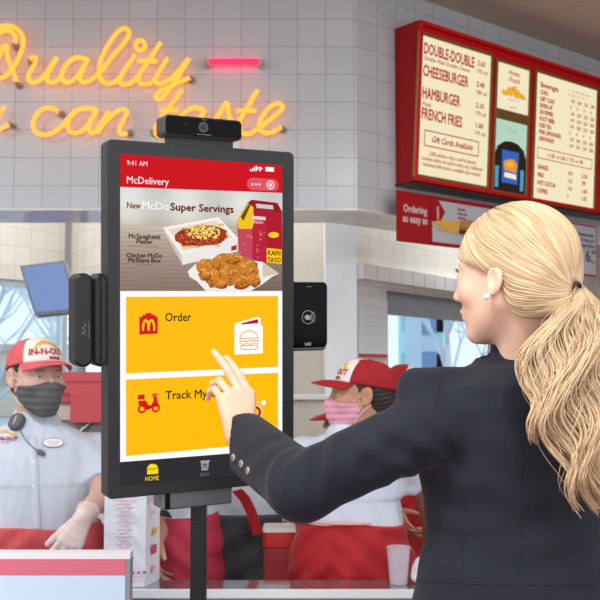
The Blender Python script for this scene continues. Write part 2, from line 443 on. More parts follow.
def dome(az, t, grow=0.0):
    """cap crown point: az from the front (towards the person's left), t 0 at the rim .. 1 at the top"""
    ph = t*math.pi/2; w = math.cos(ph)**0.72; rx, ry, rz = .084+grow, .106+grow, .088+grow
    return (rx*w*math.sin(az), -.010+ry*w*math.cos(az), .036+rz*math.sin(ph)**1.05)
def make_cap(H, root, red, sc=1.0, text=True, tilt=0.0):
    C = Frame(H.o, H.x, H.y, H.z, H.k) if not tilt else Frame(H.o, H.x, H.y*math.cos(R(tilt))-H.z*math.sin(R(tilt)), H.z*math.cos(R(tilt))+H.y*math.sin(R(tilt)), H.k)
    mb = MB(); n, m = 48, 14; T = lambda q: C(q[0]*sc, q[1]*sc, q[2]*sc)
    vs = [T(dome(2*math.pi*i/n, j/m)) for j in range(m+1) for i in range(n)]
    vs += [T(dome(2*math.pi*i/n, 0, -.004)) for i in range(n)]
    fs = []; ms = []
    for j in range(m):
        for i in range(n):
            fs.append((j*n+i, j*n+(i+1) % n, (j+1)*n+(i+1) % n, (j+1)*n+i))
            a = abs(((i+.5)/n*360+180) % 360-180); ms.append(1 if a < 56*(1-.35*(j/m)**2) and j < m-1 else 0)
    for i in range(n): fs.append(((m+1)*n+i, (m+1)*n+(i+1) % n, (i+1) % n, i)); ms.append(0)
    mb.v = vs; mb.f = fs; mb.m = ms; mb.c = [None]*len(vs)
    cap = mb.build('cap', [red, CAPW], root, smooth=True)
    br = MB(); na, nb = 24, 8
    for side in (0, 1):
        vs = []
        for b in range(nb+1):
            for a in range(na+1):
                az = R(-62+124*a/na); x, y, z = dome(az, 0, .001); k = b/nb
                ext = .078*max(0, math.cos(az*1.22))**.75
                vs.append(T((x*(1+.03*k), y+ext*k, z-.004*k-.9*(x*x)*k-(.004 if side else 0)-.016*k*k)))
        fs = [(b*(na+1)+a, b*(na+1)+a+1, (b+1)*(na+1)+a+1, (b+1)*(na+1)+a) for b in range(nb) for a in range(na)]
        if side: fs = [f[::-1] for f in fs]
        br.add(vs, fs)
    N = (nb+1)*(na+1); e = nb*(na+1); br.f += [(e+a, e+a+1, N+e+a+1, N+e+a) for a in range(na)]; br.m += [0]*na
    br.build('brim', red, cap, smooth=True)
    bt = MB(); bt.ellipsoid(Frame(T(dome(0, 1)), C.x, C.y, C.z), .007, .007, .004); bt.build('top_button', red, cap, smooth=True)
    if text:
        tb = MB()
        for s_, size, x0, t0, mi in (('IN-N-OUT', .030, 0, .17, 0), ('BURGER', .012, .022, .055, 0)):
            vv, ff = text2d(s_, size, align='CENTER', bold=.0012)
            tb.add([T(dome((a+x0)/.094, t0+b/.135, .0016)) for a, b in vv], ff, mi)
        arrow = [(-.052, .036), (-.036, .056), (-.010, .063), (.030, .058), (.054, .040), (.060, .046), (.060, .028), (.042, .030), (.048, .035), (.028, .048), (-.010, .052), (-.030, .046)]
        for i in range(len(arrow)//2-1): pass
        strip_t = arrow[:7]; top = [(-.052, .034), (-.034, .054), (-.010, .062), (.020, .060), (.046, .046), (.060, .030)]
        bot = [(-.050, .028), (-.030, .043), (-.008, .050), (.018, .048), (.038, .036), (.044, .022)]
        vs = [T(dome(a/.094, .05+b/.118, .0018)) for a, b in top+bot]
        tb.add(vs, [(i, i+1, 7+i, 6+i) for i in range(5)], 1)
        tb.build('cap_lettering', [CAPT, CAPY], cap, smooth=False)
    return cap

def worker(label, u, D, yaw, stature=1.62, head_yaw=None, head_pitch=8, skin=SKIN_T, cap='red', mask=None,
           arms=None, apron=APRON, apron_z=(.62, 1.02), wide=1.0, lean=0.0, hd=.0035, trousers=PANTS, hair=True, res=.0065,
           cap_tilt=0, glove=False, head=True, eyes=False, headdx=(0, 0), short=True, shirt_col=SHIRT, group=None, hsc=1.04, shz=0.0):
    F2 = rot_dir(yaw); L2 = Vector((0, 0, 1)).cross(F2)
    base = P(u, 372, D); base.z = 0
    root = thing('person', label, 'person', base, group)
    k = stature/1.62
    def W(l, f, z): return base+L2*l+F2*(f+lean*max(0, z-.95))+Vector((0, 0, z))
    zh = stature-.128; hy = yaw if head_yaw is None else head_yaw
    Hd = frame_from(W(0, .03, zh)+Vector((headdx[0], headdx[1], 0)), rot_dir(hy, head_pitch)); Hd.k = hsc
    nb = W(0, -.01, zh-.19); ln = Hd.loc(nb)
    parts = []
    # head and neck
    G = Grid((-.10, -.13, -.21), (.10, .13, .135), hd); p = (G.X, G.Y, G.Z)
    d = head_sdf(p); hs = d.copy()
    d = neck_ear(p, d, ((0, -.022, -.05), (ln[0], ln[1], -.205)), (.050, .056))
    v, f = surface(G, d); parts.append(TW(v, f, Hd))
    # arms
    sh = [W(.168*wide*s, -.005, zh-.255+shz) for s in (1, -1)]
    arms = arms or {}
    sl = []; hands = []
    for i, s in enumerate((1, -1)):
        a = arms.get('LR'[i], None)
        if a is None: a = dict(e=W(.235*wide*s, .0, zh-.42), w=W(.23*wide*s, .11, zh-.64), d=None)
        e, w = Vector(a['e']), Vector(a['w']); dd = Vector(a['d']) if a.get('d') is not None else (w-e)
        nn = Vector(a['n']) if a.get('n') is not None else -L2*s
        tt = Vector(a['s']) if a.get('s') is not None else F2
        hb = hand_bones(w+dd.normalized()*.01, dd, nn, tt, .98, a.get('curls', ((18, 28, 15), (22, 30, 15), (26, 32, 15), (30, 34, 15))), a.get('yaws', (4, 1, -2, -6)), a.get('thumb', (.62, .7, .3)))
        parts.append(limb_part([sh[i], e, w], [.05, .042, .028], hb, h=.0035 if head and hd < .004 else .0045))
        sl.append((sh[i], e, w)); hands.append(hb)
    # trunk and legs
    zs = [.50*k, .80*k, .93*k, 1.05*k, 1.28*k, zh-.17, zh-.12]
    body_lo = (base.x-.40, base.y-.40, -.0); G = Grid((base.x-.36, base.y-.36, .04), (base.x+.36, base.y+.36, zh-.10), .012)
    Bf = Frame(base, L2, F2, (0, 0, 1)); q = tolocal(G, Bf); q = (q[0], q[1]-lean*np.maximum(0, q[2]-.95), q[2])
    t = loft(q, [.80*k, .93*k, 1.05*k, zh-.28, zh-.22, zh-.17, zh-.13], [.14, .155, .13, .15, .125, .078, .05], [.10, .10, .09, .106, .090, .066, .05])
    for s in (1, -1): t = smin(t, chain(q, [(.085*s, 0, .85*k), (.09*s, .01, .47*k), (.09*s, -.01, .08)], [.075, .05, .038]), .03)
    parts.append(surface(G, t))
    np_obj('body', parts, skin, root)
    # shirt
    lo = [min([q_[i] for a in sl for q_ in a[:2]]+[base[i]-.2])-.09 for i in range(3)]; hi = [max([q_[i] for a in sl for q_ in a[:2]]+[base[i]+.2])+.09 for i in range(3)]
    lo[2] = .90*k; hi[2] = zh-.07
    G = Grid(lo, hi, res); q = tolocal(G, Bf); q = (q[0], q[1]-lean*np.maximum(0, q[2]-.95), q[2]); w_ = wide
    t = loft(q, [.90*k, 1.0*k, 1.12*k, zh-.36+shz*.5, zh-.27+shz, zh-.22+shz, zh-.185+shz*.8, zh-.155+shz*.5, zh-.125, zh-.10], [.185*w_, .175*w_, .168*w_, .178*w_, .176*w_, .158*w_, .120*w_, .088, .066, .055], [.135, .125, .12, .122, .112, .10, .088, .076, .064, .055], e=2.2)
    p = (G.X, G.Y, G.Z)
    for (S_, E_, W_) in sl:
        fr = .74 if short else 1.0
        M = S_.lerp(E_, fr); a = (E_-S_).normalized()
        c = rc(p, S_, E_, .064, .064)
        cut = (p[0]-M.x)*a.x+(p[1]-M.y)*a.y+(p[2]-M.z)*a.z
        c = np.maximum(c, cut)
        if not short: c = smin(rc(p, S_, E_, .066, .055), rc(p, E_, W_, .055, .042), .02)
        t = smin(t, c, .035)
    ph = RNG.uniform(0, 6, 6)
    t = t+.0022*np.sin(q[0]*46+q[2]*9+ph[0]+1.5*np.sin(q[2]*9))*np.clip((1.30-q[2])*4, 0, 1)+.0022*np.sin(q[2]*52+np.abs(q[0])*60+ph[2])*np.clip((np.abs(q[0])-.08)*8, 0, 1)
    t = np.maximum(t, q[2]-(zh-.105))
    t = smax(t, -rc(q, (0, .085, zh-.10), (0, .13, zh-.235), .040, .006), .003)
    v, f = surface(G, t.astype(np.float32)); so = np_obj('shirt', [(v, f)], shirt_col, root)
    # collar: a stand that folds over, open at the front
    cb = MB(); cpt = W(0, -.012, zh-.138); n = 40
    prof = [(-.004, .062), (.024, .060), (.030, .064), (.022, .072), (-.012, .088), (-.016, .086)]
    vs = []
    for i in range(n+1):
        a = R(22+(360-44)*i/n); open_ = max(0, math.cos(a))**3
        for (z_, r_) in prof:
            rr = r_+(.022*open_ if z_ < .0 else .004*open_); zz = z_-.045*open_
            vs.append(cpt+L2*math.sin(a)*rr+F2*(math.cos(a)*rr*.98)+Vector((0, 0, zz-.016*math.cos(a))))
    m = len(prof); cb.add(vs, [(i*m+j, i*m+j+1, (i+1)*m+j+1, (i+1)*m+j) for i in range(n) for j in range(m-1)])
    co = cb.build('collar', shirt_col, so, smooth=True)
    sd = co.modifiers.new('s', 'SOLIDIFY'); sd.thickness = .003
    # apron
    if apron is not None:
        z0, z1 = apron_z; z0 *= k; z1 *= k
        G = Grid((base.x-.34, base.y-.34, z0-.03), (base.x+.34, base.y+.34, z1+.03), res); q = tolocal(G, Bf)
        t = loft(q, [z0-.02, .80*k, .93*k, 1.01*k, z1+.02], [.215*w_, .208*w_, .202*w_, .186*w_, .181*w_], [.155, .152, .15, .140, .137], e=2.2)
        t = t+.0045*np.sin(q[0]*50+q[2]*26+ph[4])*np.cos(q[2]*9+ph[5])+.003*np.sin(q[2]*70+np.abs(q[0])*60)
        t = np.maximum(t, np.maximum(z0-q[2], q[2]-z1+.006*np.sin(q[0]*20)))
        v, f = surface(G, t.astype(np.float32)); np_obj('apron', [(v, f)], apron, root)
    # trousers and shoes
    G = Grid((base.x-.3, base.y-.3, .06), (base.x+.3, base.y+.3, 1.0*k), .01); q = tolocal(G, Bf)
    t = loft(q, [.82*k, .9*k, .99*k], [.18*w_, .178*w_, .165*w_], [.13, .125, .115])
    for s in (1, -1): t = smin(t, chain(q, [(.09*s, 0, .84*k), (.095*s, .01, .47*k), (.095*s, -.01, .10)], [.092, .066, .055]), .03)
    t = np.maximum(t, .08-q[2])
    v, f = surface(G, t.astype(np.float32)); np_obj('trousers', [(v, f)], trousers, root)
    for s in (1, -1):
        G = Grid((-.06, -.1, 0), (.06, .2, .13), .006); p = (G.X, G.Y, G.Z)
        t = smin(ell(p, (0, .07, .02), (.045, .115, .05)), ell(p, (0, -.02, .05), (.04, .05, .06)), .02); t = np.maximum(t, .004-p[2])
        v, f = surface(G, t); np_obj('shoe', [TW(v, f, Frame(W(.095*s, .0, 0)-F2*0.0, L2, F2, (0, 0, 1)))], SHOE, root)
    # hair under the cap
    if hair:
        G = Grid((-.10, -.13, -.08), (.10, .10, .14), hd); p = (G.X, G.Y, G.Z)
        t = ell(p, (0, -.018, .035), (.0795, .100, .091)); t = smin(t, ell(p, (0, -.058, -.02), (.062, .052, .05)), .03)
        t = smax(smax(t, p[1]-.012-.35*np.maximum(0, p[2]), .01), p[2]-.045-.25*p[1], .006); t = np.maximum(t, -(np.minimum(ell(p, (.08, -.008, -.004), (.03, .024, .036)), ell(p, (-.08, -.008, -.004), (.03, .024, .036)))))
        t = t+.0012*np.sin(p[2]*400+p[0]*150)
        v, f = surface(G, t.astype(np.float32)); np_obj('hair', [TW(v, f, Hd)], HAIRD, root)
    if mask is not None:
        G = Grid((-.09, -.04, -.13), (.09, .14, .03), .003); p = (G.X, G.Y, G.Z); t = head_sdf(p)
        t = smin(t, ell((np.abs(p[0]), p[1], p[2]), (0, .085, -.045), (.032, .034, .05)), .02)-.005
        t = smax(t, -(p[1]-(.012+.45*np.abs(p[2]+.045)+.0*p[0])), .004); t = smax(t, p[2]+.019-.010*np.cos(p[0]*30), .003); t = smax(t, -(p[2]+.118), .004)
        t = t+.0012*np.sin(p[2]*300)
        v, f = surface(G, t.astype(np.float32)); mo = np_obj('face_mask', [TW(v, f, Hd)], mask, root)
        for s in (1, -1):
            lp = MB()
            for (z0, z1) in ((-.016, .018), (-.085, -.026)):
                pts = cr_spline([(.062*s, .034, z0), (.0755*s, .012, (z0+z1)/2), (.0835*s, -.022, z1)], 6)
                lp.tube([Hd(*q_) for q_ in pts], .0013, sides=6)
            lp.build('ear_loop', MASKL, mo, smooth=True)
    if eyes:
        for s in (1, -1):
            eb = MB(); eb.ellipsoid(Hd.at(.031*s, .0785, .007), .0122, .0122, .0122, 0, 20, 14)
            eb.disc(Frame(Hd(.031*s-.002, .0909, .0065), Hd.x, Hd.z), .0044, m=1); eb.build('eye', [EYEW, EYED], root, smooth=True)
            bb = MB(); bb.tube([Hd(x*s, y, z) for x, y, z in cr_spline([(.016, .096, .022), (.030, .094, .027), (.046, .082, .023)], 5)], [.0008]+[.0014]*9+[.0006], sides=6)
            bb.build('eyebrow', HAIRD, root, smooth=True)
    if cap == 'red': make_cap(Hd, root, CAPR, 1.0, tilt=cap_tilt)
    elif cap == 'hazed': make_cap(Hd, root, CAP_HAZE, 1.0, tilt=cap_tilt)
    return root, Hd, W, sl, hands, Bf, zh
# ------------------------------------------------------------------ the setting
CEIL = 3.52
SOF = 2.325          # underside of the tiled bulkhead
def soff_x(u, D): return (u-300)/1000*D
TILE = tile_mat('bulkhead tile', (190, 195, 201), (144, 147, 152), .1435, rough=.2, var=.012)
TILE2 = tile_mat('kitchen tile', (222, 220, 212), (182, 180, 174), .1435, rough=.16, var=.02)
CEILM = mat('ceiling paint', (196, 184, 168), .8)
FLOORM = tile_mat('red quarry floor', (128, 60, 50), (92, 80, 74), .15, rough=.4, var=.08, up='Y')
STEEL = mat('brushed steel', (182, 186, 190), .28, metal=.9, noise=.05, nscale=20, bump=.08, bscale=80, stretch=(.3, 8, 8))
STEELP = mat('white glossy column sheet', (225, 230, 234), .22, noise=.05, nscale=3, stretch=(1, 1, .6))
SOFM = mat('bulkhead underside panel', (214, 214, 212), .12, noise=.05, nscale=6, bump=.25, bscale=9)
def wall(name, a, b, z0, z1, th, m, side=1):
    """box wall from a to b (plan points, first face on the camera side)"""
    a = V(a[0], a[1], 0); b = V(b[0], b[1], 0); L = (b-a).length; x = (b-a).normalized()
    mb = MB(); mb.box(WORLD, 0, L, 0, th*side, z0, z1)
    o = mb.build(name, m, None, origin=(0, 0, 0)); o.location = a; o.rotation_euler = (0, 0, math.atan2(x.y, x.x)); o['kind'] = 'structure'
    return o
A0 = V(.29, 5.0, 0); E1 = V(.768, .640, 0).normalized(); N1 = V(E1.y, -E1.x, 0)       # corner, run and outward normal of the slanted bulkhead
mb = MB()
def bulk(name, pts, z0, z1, m): 
    mb = MB(); mb.prism(WORLD, pts, z0, z1); o = mb.build(name, m, origin=(0, 0, 0)); o['kind'] = 'structure'; return o
# front bulkhead: tiled face plus underside
o = wall('wall_back', (-3.6, 5.0), (.29, 5.0), SOF, CEIL, .03, TILE)
e_ = A0+E1*5.9
o = wall('wall_right', (.29, 5.0), (e_.x, e_.y), SOF, CEIL, .03, TILE)
q = A0+V(-.2, .47, 0)
bulk('trim_1', [(-3.6, 5.0), (.29, 5.0), (.17, 5.42), (-3.6, 5.42)], SOF-.012, SOF, SOFM)
e2 = e_-N1*.45
i2 = A0-N1*.45
bulk('trim_2', [(.29, 5.0), (e_.x, e_.y), (e2.x, e2.y), (.17, 5.42)], SOF-.012, SOF, SOFM)
# side walls beyond the picture's edges close the room
PLAIN = mat('pale side wall', (206, 204, 200), .6)
wall('wall_right', (5.0, 9.5), (5.0, 3.2), 0, CEIL, .1, PLAIN); wall('wall_back', (3.0, 9.5), (5.1, 9.5), 0, CEIL, .1, PLAIN)
wall('wall_left', (-3.66, 2.6), (-3.66, 5.95), 0, CEIL, .1, PLAIN); wall('wall_left', (-3.76, 5.93), (-3.2, 5.93), 0, CEIL, .1, PLAIN)
# floor and ceiling
mb = MB(); mb.box(WORLD, -3.9, 5.2, -1.0, 9.6, -.06, 0); o = mb.build('floor', FLOORM, origin=(0, 0, 0)); o['kind'] = 'structure'
mb = MB(); mb.box(WORLD, -3.9, 5.2, .6, 9.6, CEIL, CEIL+.08); o = mb.build('ceiling', CEILM, origin=(0, 0, 0)); o['kind'] = 'structure'
# inner kitchen: left corner with its windows
GLASS = glass_mat('window glass')
FRM = mat('window frame metal', (150, 156, 162), .35, metal=.5)
FRMW = mat('pale window frame', (206, 222, 232), .4)
K0 = P(68, 372, 7.9); K0.z = 0
EL = V(.573, .819, 0)          # left kitchen wall runs towards the corner along this
ER = V(.584, -.812, 0)
def win_wall(name, a, d, L, sill, head, top, mul, wname, jamb0=.0, jamb1=.0, frm=FRM, shade=0.0, m=TILE2):
    """wall with one long opening: header, sill wall, frame and glass"""
    b = a+d*L
    wall(name, a, b, head, top, .14, m)
    wall(name, a, b, 0, sill, .14, m)
    if jamb0: wall(name, a, a+d*jamb0, sill, head, .14, m)
    if jamb1: wall(name, a+d*(L-jamb1), b, sill, head, .14, m)
    F = Frame(a+d*jamb0, d, (0, 0, 1), V(-d.y, d.x, 0)); W = L-jamb0-jamb1
    fb = MB(); t = .045
    z0, z1 = sill, head
    fb.box(F, 0, W, z0, z0+t, .02, .09); fb.box(F, 0, W, z1-t, z1, .02, .09); fb.box(F, 0, t, z0+t, z1-t, .02, .09); fb.box(F, W-t, W, z0+t, z1-t, .02, .09)
    for k in range(1, mul): fb.box(F, W*k/mul-t/2, W*k/mul+t/2, z0+t, z1-t, .02, .09)
    fo = fb.build(wname, frm, None); fo['kind'] = 'structure'
    gb = MB(); gb.box(F, t*.7, W-t*.7, z0+t*.7, z1-t*.7, .05, .056); g = gb.build('glass_pane', GLASS, fo)
    if shade:
        sb = MB(); sb.box(F, .01, W-.01, z1-t-shade, z1-t+.01, .0, .03); s_ = sb.build('roller_shade', mat('roller shade', (150, 156, 160), .5), fo)
    return F
D1 = 7.0
zl = P(0, 279, 7.4).z
win_wall('wall_left', K0-EL*2.4, EL, 2.4, .95, zl, CEIL, 2, 'window_1', frm=FRMW)
win_wall('wall_left', K0, ER, 1.6, .95, zl, CEIL, 1, 'window_2', jamb0=.02, frm=FRMW)
# middle kitchen wall and column
Y6 = 6.3
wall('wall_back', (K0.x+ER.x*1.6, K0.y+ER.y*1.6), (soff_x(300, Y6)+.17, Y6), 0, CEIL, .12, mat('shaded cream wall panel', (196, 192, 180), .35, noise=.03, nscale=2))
c0, c1 = soff_x(325.5, 5.75), soff_x(357, 5.75)
mb = MB(); mb.box(WORLD, c0, c1, 5.75, 6.28, 0, CEIL); o = mb.build('column', STEELP); o['kind'] = 'structure'
# right kitchen wall with the drive-through window
W0 = V(c1, 5.78, 0); DR = V(.573, .819, 0)
def tpar(u):      # distance along the wall at picture column u
    k = (u-300)/1000; return (k*W0.y-W0.x)/(DR.x-k*DR.y)
def zat(u, v):
    t = tpar(u); q = W0+DR*t; return P(u, v, q.y).z
zr = zat(392, 291)
t0 = tpar(387)
win_wall('wall_right', W0, DR, 4.55, .95, zr, CEIL, 2, 'window_3', jamb0=t0, frm=FRM, shade=.10)
# tiled ledge above the window
zl0, zl1 = zat(372, 281), zat(372, 266)
F = Frame(W0, DR, (0, 0, 1), V(-DR.y, DR.x, 0))
mb = MB(); mb.box(F, 0, 4.5, zl0-.0, zl1, -.05, 0); o = mb.build('trim_3', mat('glossy white ledge tile', (228, 230, 230), .1), None); o['kind'] = 'structure'
gb = MB()
for k in range(24): gb.box(F, .148*k, .148*k+.004, zl0, zl1, -.0515, -.05)
o = gb.build('trim_4', mat('ledge grout', (176, 178, 178), .7)); o['kind'] = 'structure'
# a pale cupboard wall with a ledge low behind the middle workers
mb = MB(); mb.box(WORLD, -.55, soff_x(357, 5.7), 5.6, 5.72, .0, P(300, 397, 5.6).z-.012); mb.box(WORLD, -.55, soff_x(357, 5.7), 5.55, 5.72, P(300, 397, 5.6).z-.012, P(300, 397, 5.6).z+.012, 1)
o = mb.build('equipment_cabinet', [mat('cream cabinet panel', (202, 198, 188), .4, noise=.03, nscale=4), mat('pale cabinet top', (226, 226, 222), .3)])
tag(o, 'cream waist high kitchen cabinet with pale top edge behind the capped workers', 'cabinet')

# ------------------------------------------------------------------ neon script on the bulkhead
NY = 4.945
NEON = mat('yellow neon gas', (40, 26, 8), .4, emit=(255, 144, 48), es=2.4, spec=.2)
NEONP = mat('pink neon gas', (40, 10, 16), .3, emit=(255, 30, 62), es=3.6, spec=.2)
STAND = mat('glass standoff', (180, 172, 166), .2, metal=.3)
BLK = mat('standoff cap', (150, 142, 134), .3, metal=.3)
words = {
 'Quality': ([
  [(14, 44), (15.5, 37), (10, 31), (1, 32), (-8, 42), (-12, 58), (-8, 72), (0, 78), (9, 73), (18, 59), (23, 45), (22, 35), (15, 28), (5, 26), (-6, 30)],
  [(-4, 62), (1, 52), (4, 46), (7, 47), (7, 54), (10, 64), (14, 74), (16.5, 82)],
  [(29.5, 60), (33, 57), (36, 59), (33, 67), (28.5, 75), (29, 80.5), (34, 82.5), (40, 80), (47, 72), (53, 63), (57, 57.5), (52, 66), (47, 75.5), (48.5, 81.5), (54, 82.3), (60, 78), (63, 71), (68, 63), (75, 58), (83, 58.5), (87, 59.5), (83, 58.5), (75, 58), (66, 65), (62, 76), (65, 82), (71, 81.5), (79, 74), (88, 58.5), (83, 69), (80, 78), (83.5, 82.5), (89, 81), (96, 76), (102, 70), (112, 57), (121, 47), (128, 37), (128.5, 31), (124, 28.5), (117, 33), (107, 47), (101, 60), (99, 72), (101.5, 80), (107, 83.5), (113.5, 82.5), (119, 78.5), (125, 69.5), (135, 55), (125, 69.5), (120, 78.5), (121, 83.5), (126, 84.5), (132, 82), (138, 76), (150, 59), (160.6, 42.5), (150, 59), (140, 73.5), (138.5, 80), (142, 84), (149, 83.5), (155, 79), (160, 70), (167.5, 58.5), (160, 70), (155.5, 79), (158, 83.5), (165, 82), (173, 76.5), (181, 68), (189, 58.5), (178, 76.5), (170, 88), (163, 97), (158.5, 99.5), (156, 97), (158.5, 92.5), (166, 88), (177, 83), (190.5, 77.5)],
  [(137.5, 60.8), (147, 61.3), (157, 61.3)],
  ], (140.4, 45.3), [(14, 44), (16.5, 83), (29.5, 60), (190.5, 77.5)]),
 'can': ([[(59.5, 112.5), (54, 109), (45, 108.5), (37, 114), (33, 124), (36, 132), (44, 135), (53, 132.5), (62, 126), (68, 118.5), (76, 111), (87, 108.5), (96.5, 110), (87, 108.5), (76, 111.5), (69, 120), (68.5, 129), (74, 132.8), (83, 130), (91, 121), (97, 110), (90.5, 121), (89, 130), (93, 132.5), (99, 127), (108.5, 111.5), (104, 122), (97, 133), (106, 121), (115, 113), (122, 109.5), (127, 112), (124, 119), (119.5, 128), (121, 133.5), (127.5, 133)]],
   None, [(59.5, 112.5), (128.5, 131.5)]),
 'taste': ([[(181.7, 89.5), (175, 100), (164, 114), (157, 125), (155, 132), (160, 136), (168, 132), (176, 122), (184, 113), (193, 108), (203, 109.5), (193, 108), (184, 113), (178, 123), (180, 132), (187, 133), (196, 125), (205, 110), (198, 123), (199, 132), (206, 131.5), (216, 119), (226.5, 103), (228.5, 114), (231, 124), (226, 132.5), (217, 131), (226, 132.5), (235, 126), (246, 110), (257.7, 90), (248, 106), (240, 121), (241, 131.5), (248, 134), (256, 130), (268, 121), (279, 112), (282.5, 106.5), (278, 103.5), (270, 107), (262.5, 116), (259, 126), (263, 132), (271, 132.5), (282, 127)],
   [(160.6, 110.8), (169, 110.3), (178, 110.8)], [(236, 111), (246, 110.5), (255.5, 111)]], None, [(152.5, 131), (283, 127.5)]),
 'you': ([[(4.5, 106.5), (-2, 117), (-5, 126), (-2, 129.5), (3, 127.5), (9, 124.5)]], None, [(10, 124)]),
}
nlab = {'Quality': 'yellow neon script reading Quality on the grey tiled bulkhead', 'can': 'yellow neon script reading can, left of the camera bar below the upper word',
        'taste': 'yellow neon script reading taste, partly behind the camera bar', 'you': 'yellow neon fragment at the picture left edge under the big script Q'}
for w_, (strokes, dot, posts) in words.items():
    base = P(strokes[0][0][0], strokes[0][0][1], NY); t = thing('neon_sign', nlab[w_], 'neon sign', base, 'yellow neon script words')
    mb = MB()
    for st in strokes:
        sp = cr_spline(st, 5); pts = [P(x, y, NY) for x, y in sp]; mb.tube(pts, .0108, sides=8)
    if dot:
        mb.tube([P(dot[0]+4.6*math.cos(a), dot[1]+4.8*math.sin(a), NY) for a in [2*math.pi*k/20 for k in range(20)]], .0105, sides=8, closed=True)
    mb.build('neon_tube', NEON, t, smooth=True)
    for (x, y) in posts:
        c = P(x, y, NY); sb = MB(); F = Frame(c, (1, 0, 0), (0, 0, 1), (0, -1, 0))
        sb.prism(F, [(.0095*math.cos(a), .0095*math.sin(a)) for a in [R(30*k) for k in range(12)]], -.058, .010, bev=.003)
        sb.prism(F, [(.02*math.cos(a), .02*math.sin(a)) for a in [R(30*k) for k in range(12)]], -.058, -.05)
        sb.build('standoff', BLK, t, smooth=False)
t = thing('neon_tube_light', 'short pink neon bar glowing on the tiles above the camera bar', 'neon light', P(234, 62, NY))
mb = MB(); mb.tube([P(x, 61.8+.0*x, NY) for x in (208, 225, 243, 259.5)], .016, sides=12); mb.build('neon_tube', NEONP, t, smooth=True)
for x in (206.5, 261):
    c = P(x, 63, NY); sb = MB(); F = Frame(c, (1, 0, 0), (0, 0, 1), (0, -1, 0))
    sb.prism(F, [(.017*math.cos(a), .017*math.sin(a)) for a in [R(30*k) for k in range(12)]], -.058, .016, bev=.004); sb.build('standoff', STAND, t)

# ------------------------------------------------------------------ illuminated menu board
REDM = mat('red enamel', (200, 3, 16), .4, noise=.03, nscale=6, spec=.3)
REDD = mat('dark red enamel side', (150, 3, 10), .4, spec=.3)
GOLD = mat('bronze panel frame', (150, 112, 62), .35, metal=.5)
CREAM = emis('backlit cream menu panel', (250, 238, 200), .93)
INK = emis('menu red ink', (188, 44, 58), .85); INKL = emis('menu pale red ink', (198, 100, 92), .85)
tau = math.atan2(.05, .80)
o_t = P(418.5, 20, 5.03)     # front top left corner
# solve its distance from the wall plane: .17 m in front of it
def on_plane(u, v, off):     # point of the plane parallel to the slanted wall, off metres in front of it
    return hit(u, v, A0+N1*off, N1)
o_t = on_plane(418.5, 20, .175)
e2v = (V(0, 0, 1)*math.cos(tau)+N1*math.sin(tau)).normalized(); nf = E1.cross(e2v); nf = nf if nf.dot(N1) > 0 else -nf
BF = Frame(o_t, E1, e2v, nf)
def B(u, v): q = hit(u, v, BF.o, BF.z); a = BF.loc(q); return (a[0], a[1])
t = thing('menu_board', 'large red framed illuminated menu board with burger prices on the slanted wall', 'menu board', on_plane(500, 180, 0))
hb = B(413.5, 181)[1]; LB = B(600, 90)[0]+.26
# casing: slanted front, back on the wall
mb = MB()
top_f, bot_f = BF(0, 0), BF(0, hb)
def towall(p): return p-N1*((p-A0).dot(N1)-.004)
def run(p, L): return p+E1*L
fl = [BF(0, 0), BF(0, hb)]; wl = [towall(fl[0])+V(0, 0, -.0), towall(fl[1])]
vs = fl+wl+[run(x, LB) for x in fl+wl]      # 0 ft 1 fb 2 wt 3 wb 4..7 at the far end
mb.add(vs, [(0, 1, 5, 4)], 1); mb.add(vs, [(0, 2, 3, 1), (4, 5, 7, 6), (0, 4, 6, 2), (1, 3, 7, 5), (2, 6, 7, 3)], 0)
mb.build('casing', [REDD, REDM], t)
# raised red rim around the front
rm = MB(); r = .022
for (a0, a1, b0, b1) in ((0, LB, -r, 0), (0, LB, hb, hb+r), (0, r, hb+r, -r), (LB-r, LB, hb+r, -r)): rm.box(BF, a0, a1, b0, b1, 0, .02)
rm.build('rim', REDM, t, bevel=.004)
rb = MB(); rb.box(BF, -.004, LB, hb-.020, hb-.006, -.17, .022); rb.build('gap_strip', mat('dark gap strip', (70, 40, 44), .35, metal=.4), t)  # dark strip stands in for the shaded gap under the board
panels = [((421, 35.5), (492, 57), (483.5, 187), (413.5, 172.5)), ((499, 62), (528.5, 71.5), (526.7, 115), (496.5, 109)), ((495.5, 117.5), (527, 126.5), (523, 194), (492, 190)), ((537, 73), (597, 91), (591, 210.5), (531, 199))]
frames = [(413.5+3, 29, 500, 195), ]
pn = []
for k, qd in enumerate(panels):
    c = [B(*p) for p in qd]; pn.append(c)
    x0 = (c[0][0]+c[3][0])/2; x1 = (c[1][0]+c[2][0])/2; y1 = (c[0][1]+c[1][1])/2; y0 = (c[2][1]+c[3][1])/2
    pn[-1] = (x0, x1, y0, y1)
def pframe(x0, x1, y0, y1, w=.028):
    f = MB()
    for (a0, a1, b0, b1) in ((x0-w, x1+w, y1, y1+w), (x0-w, x1+w, y0-w, y0), (x0-w, x0, y0, y1), (x1, x1+w, y0, y1)): f.box(BF, a0, a1, b0, b1, 0, .012)
    return f
pframe(*pn[0], w=.018).build('panel_frame', GOLD, t, bevel=.003)
mid = (min(pn[1][0], pn[2][0]), max(pn[1][1], pn[2][1]), pn[2][2], pn[1][3])
f = pframe(*mid, w=.016); f.box(BF, mid[0], mid[1], pn[2][3], pn[1][2], 0, .012); f.build('panel_frame', GOLD, t, bevel=.003)
pframe(*pn[3], w=.018).build('panel_frame', GOLD, t, bevel=.003)
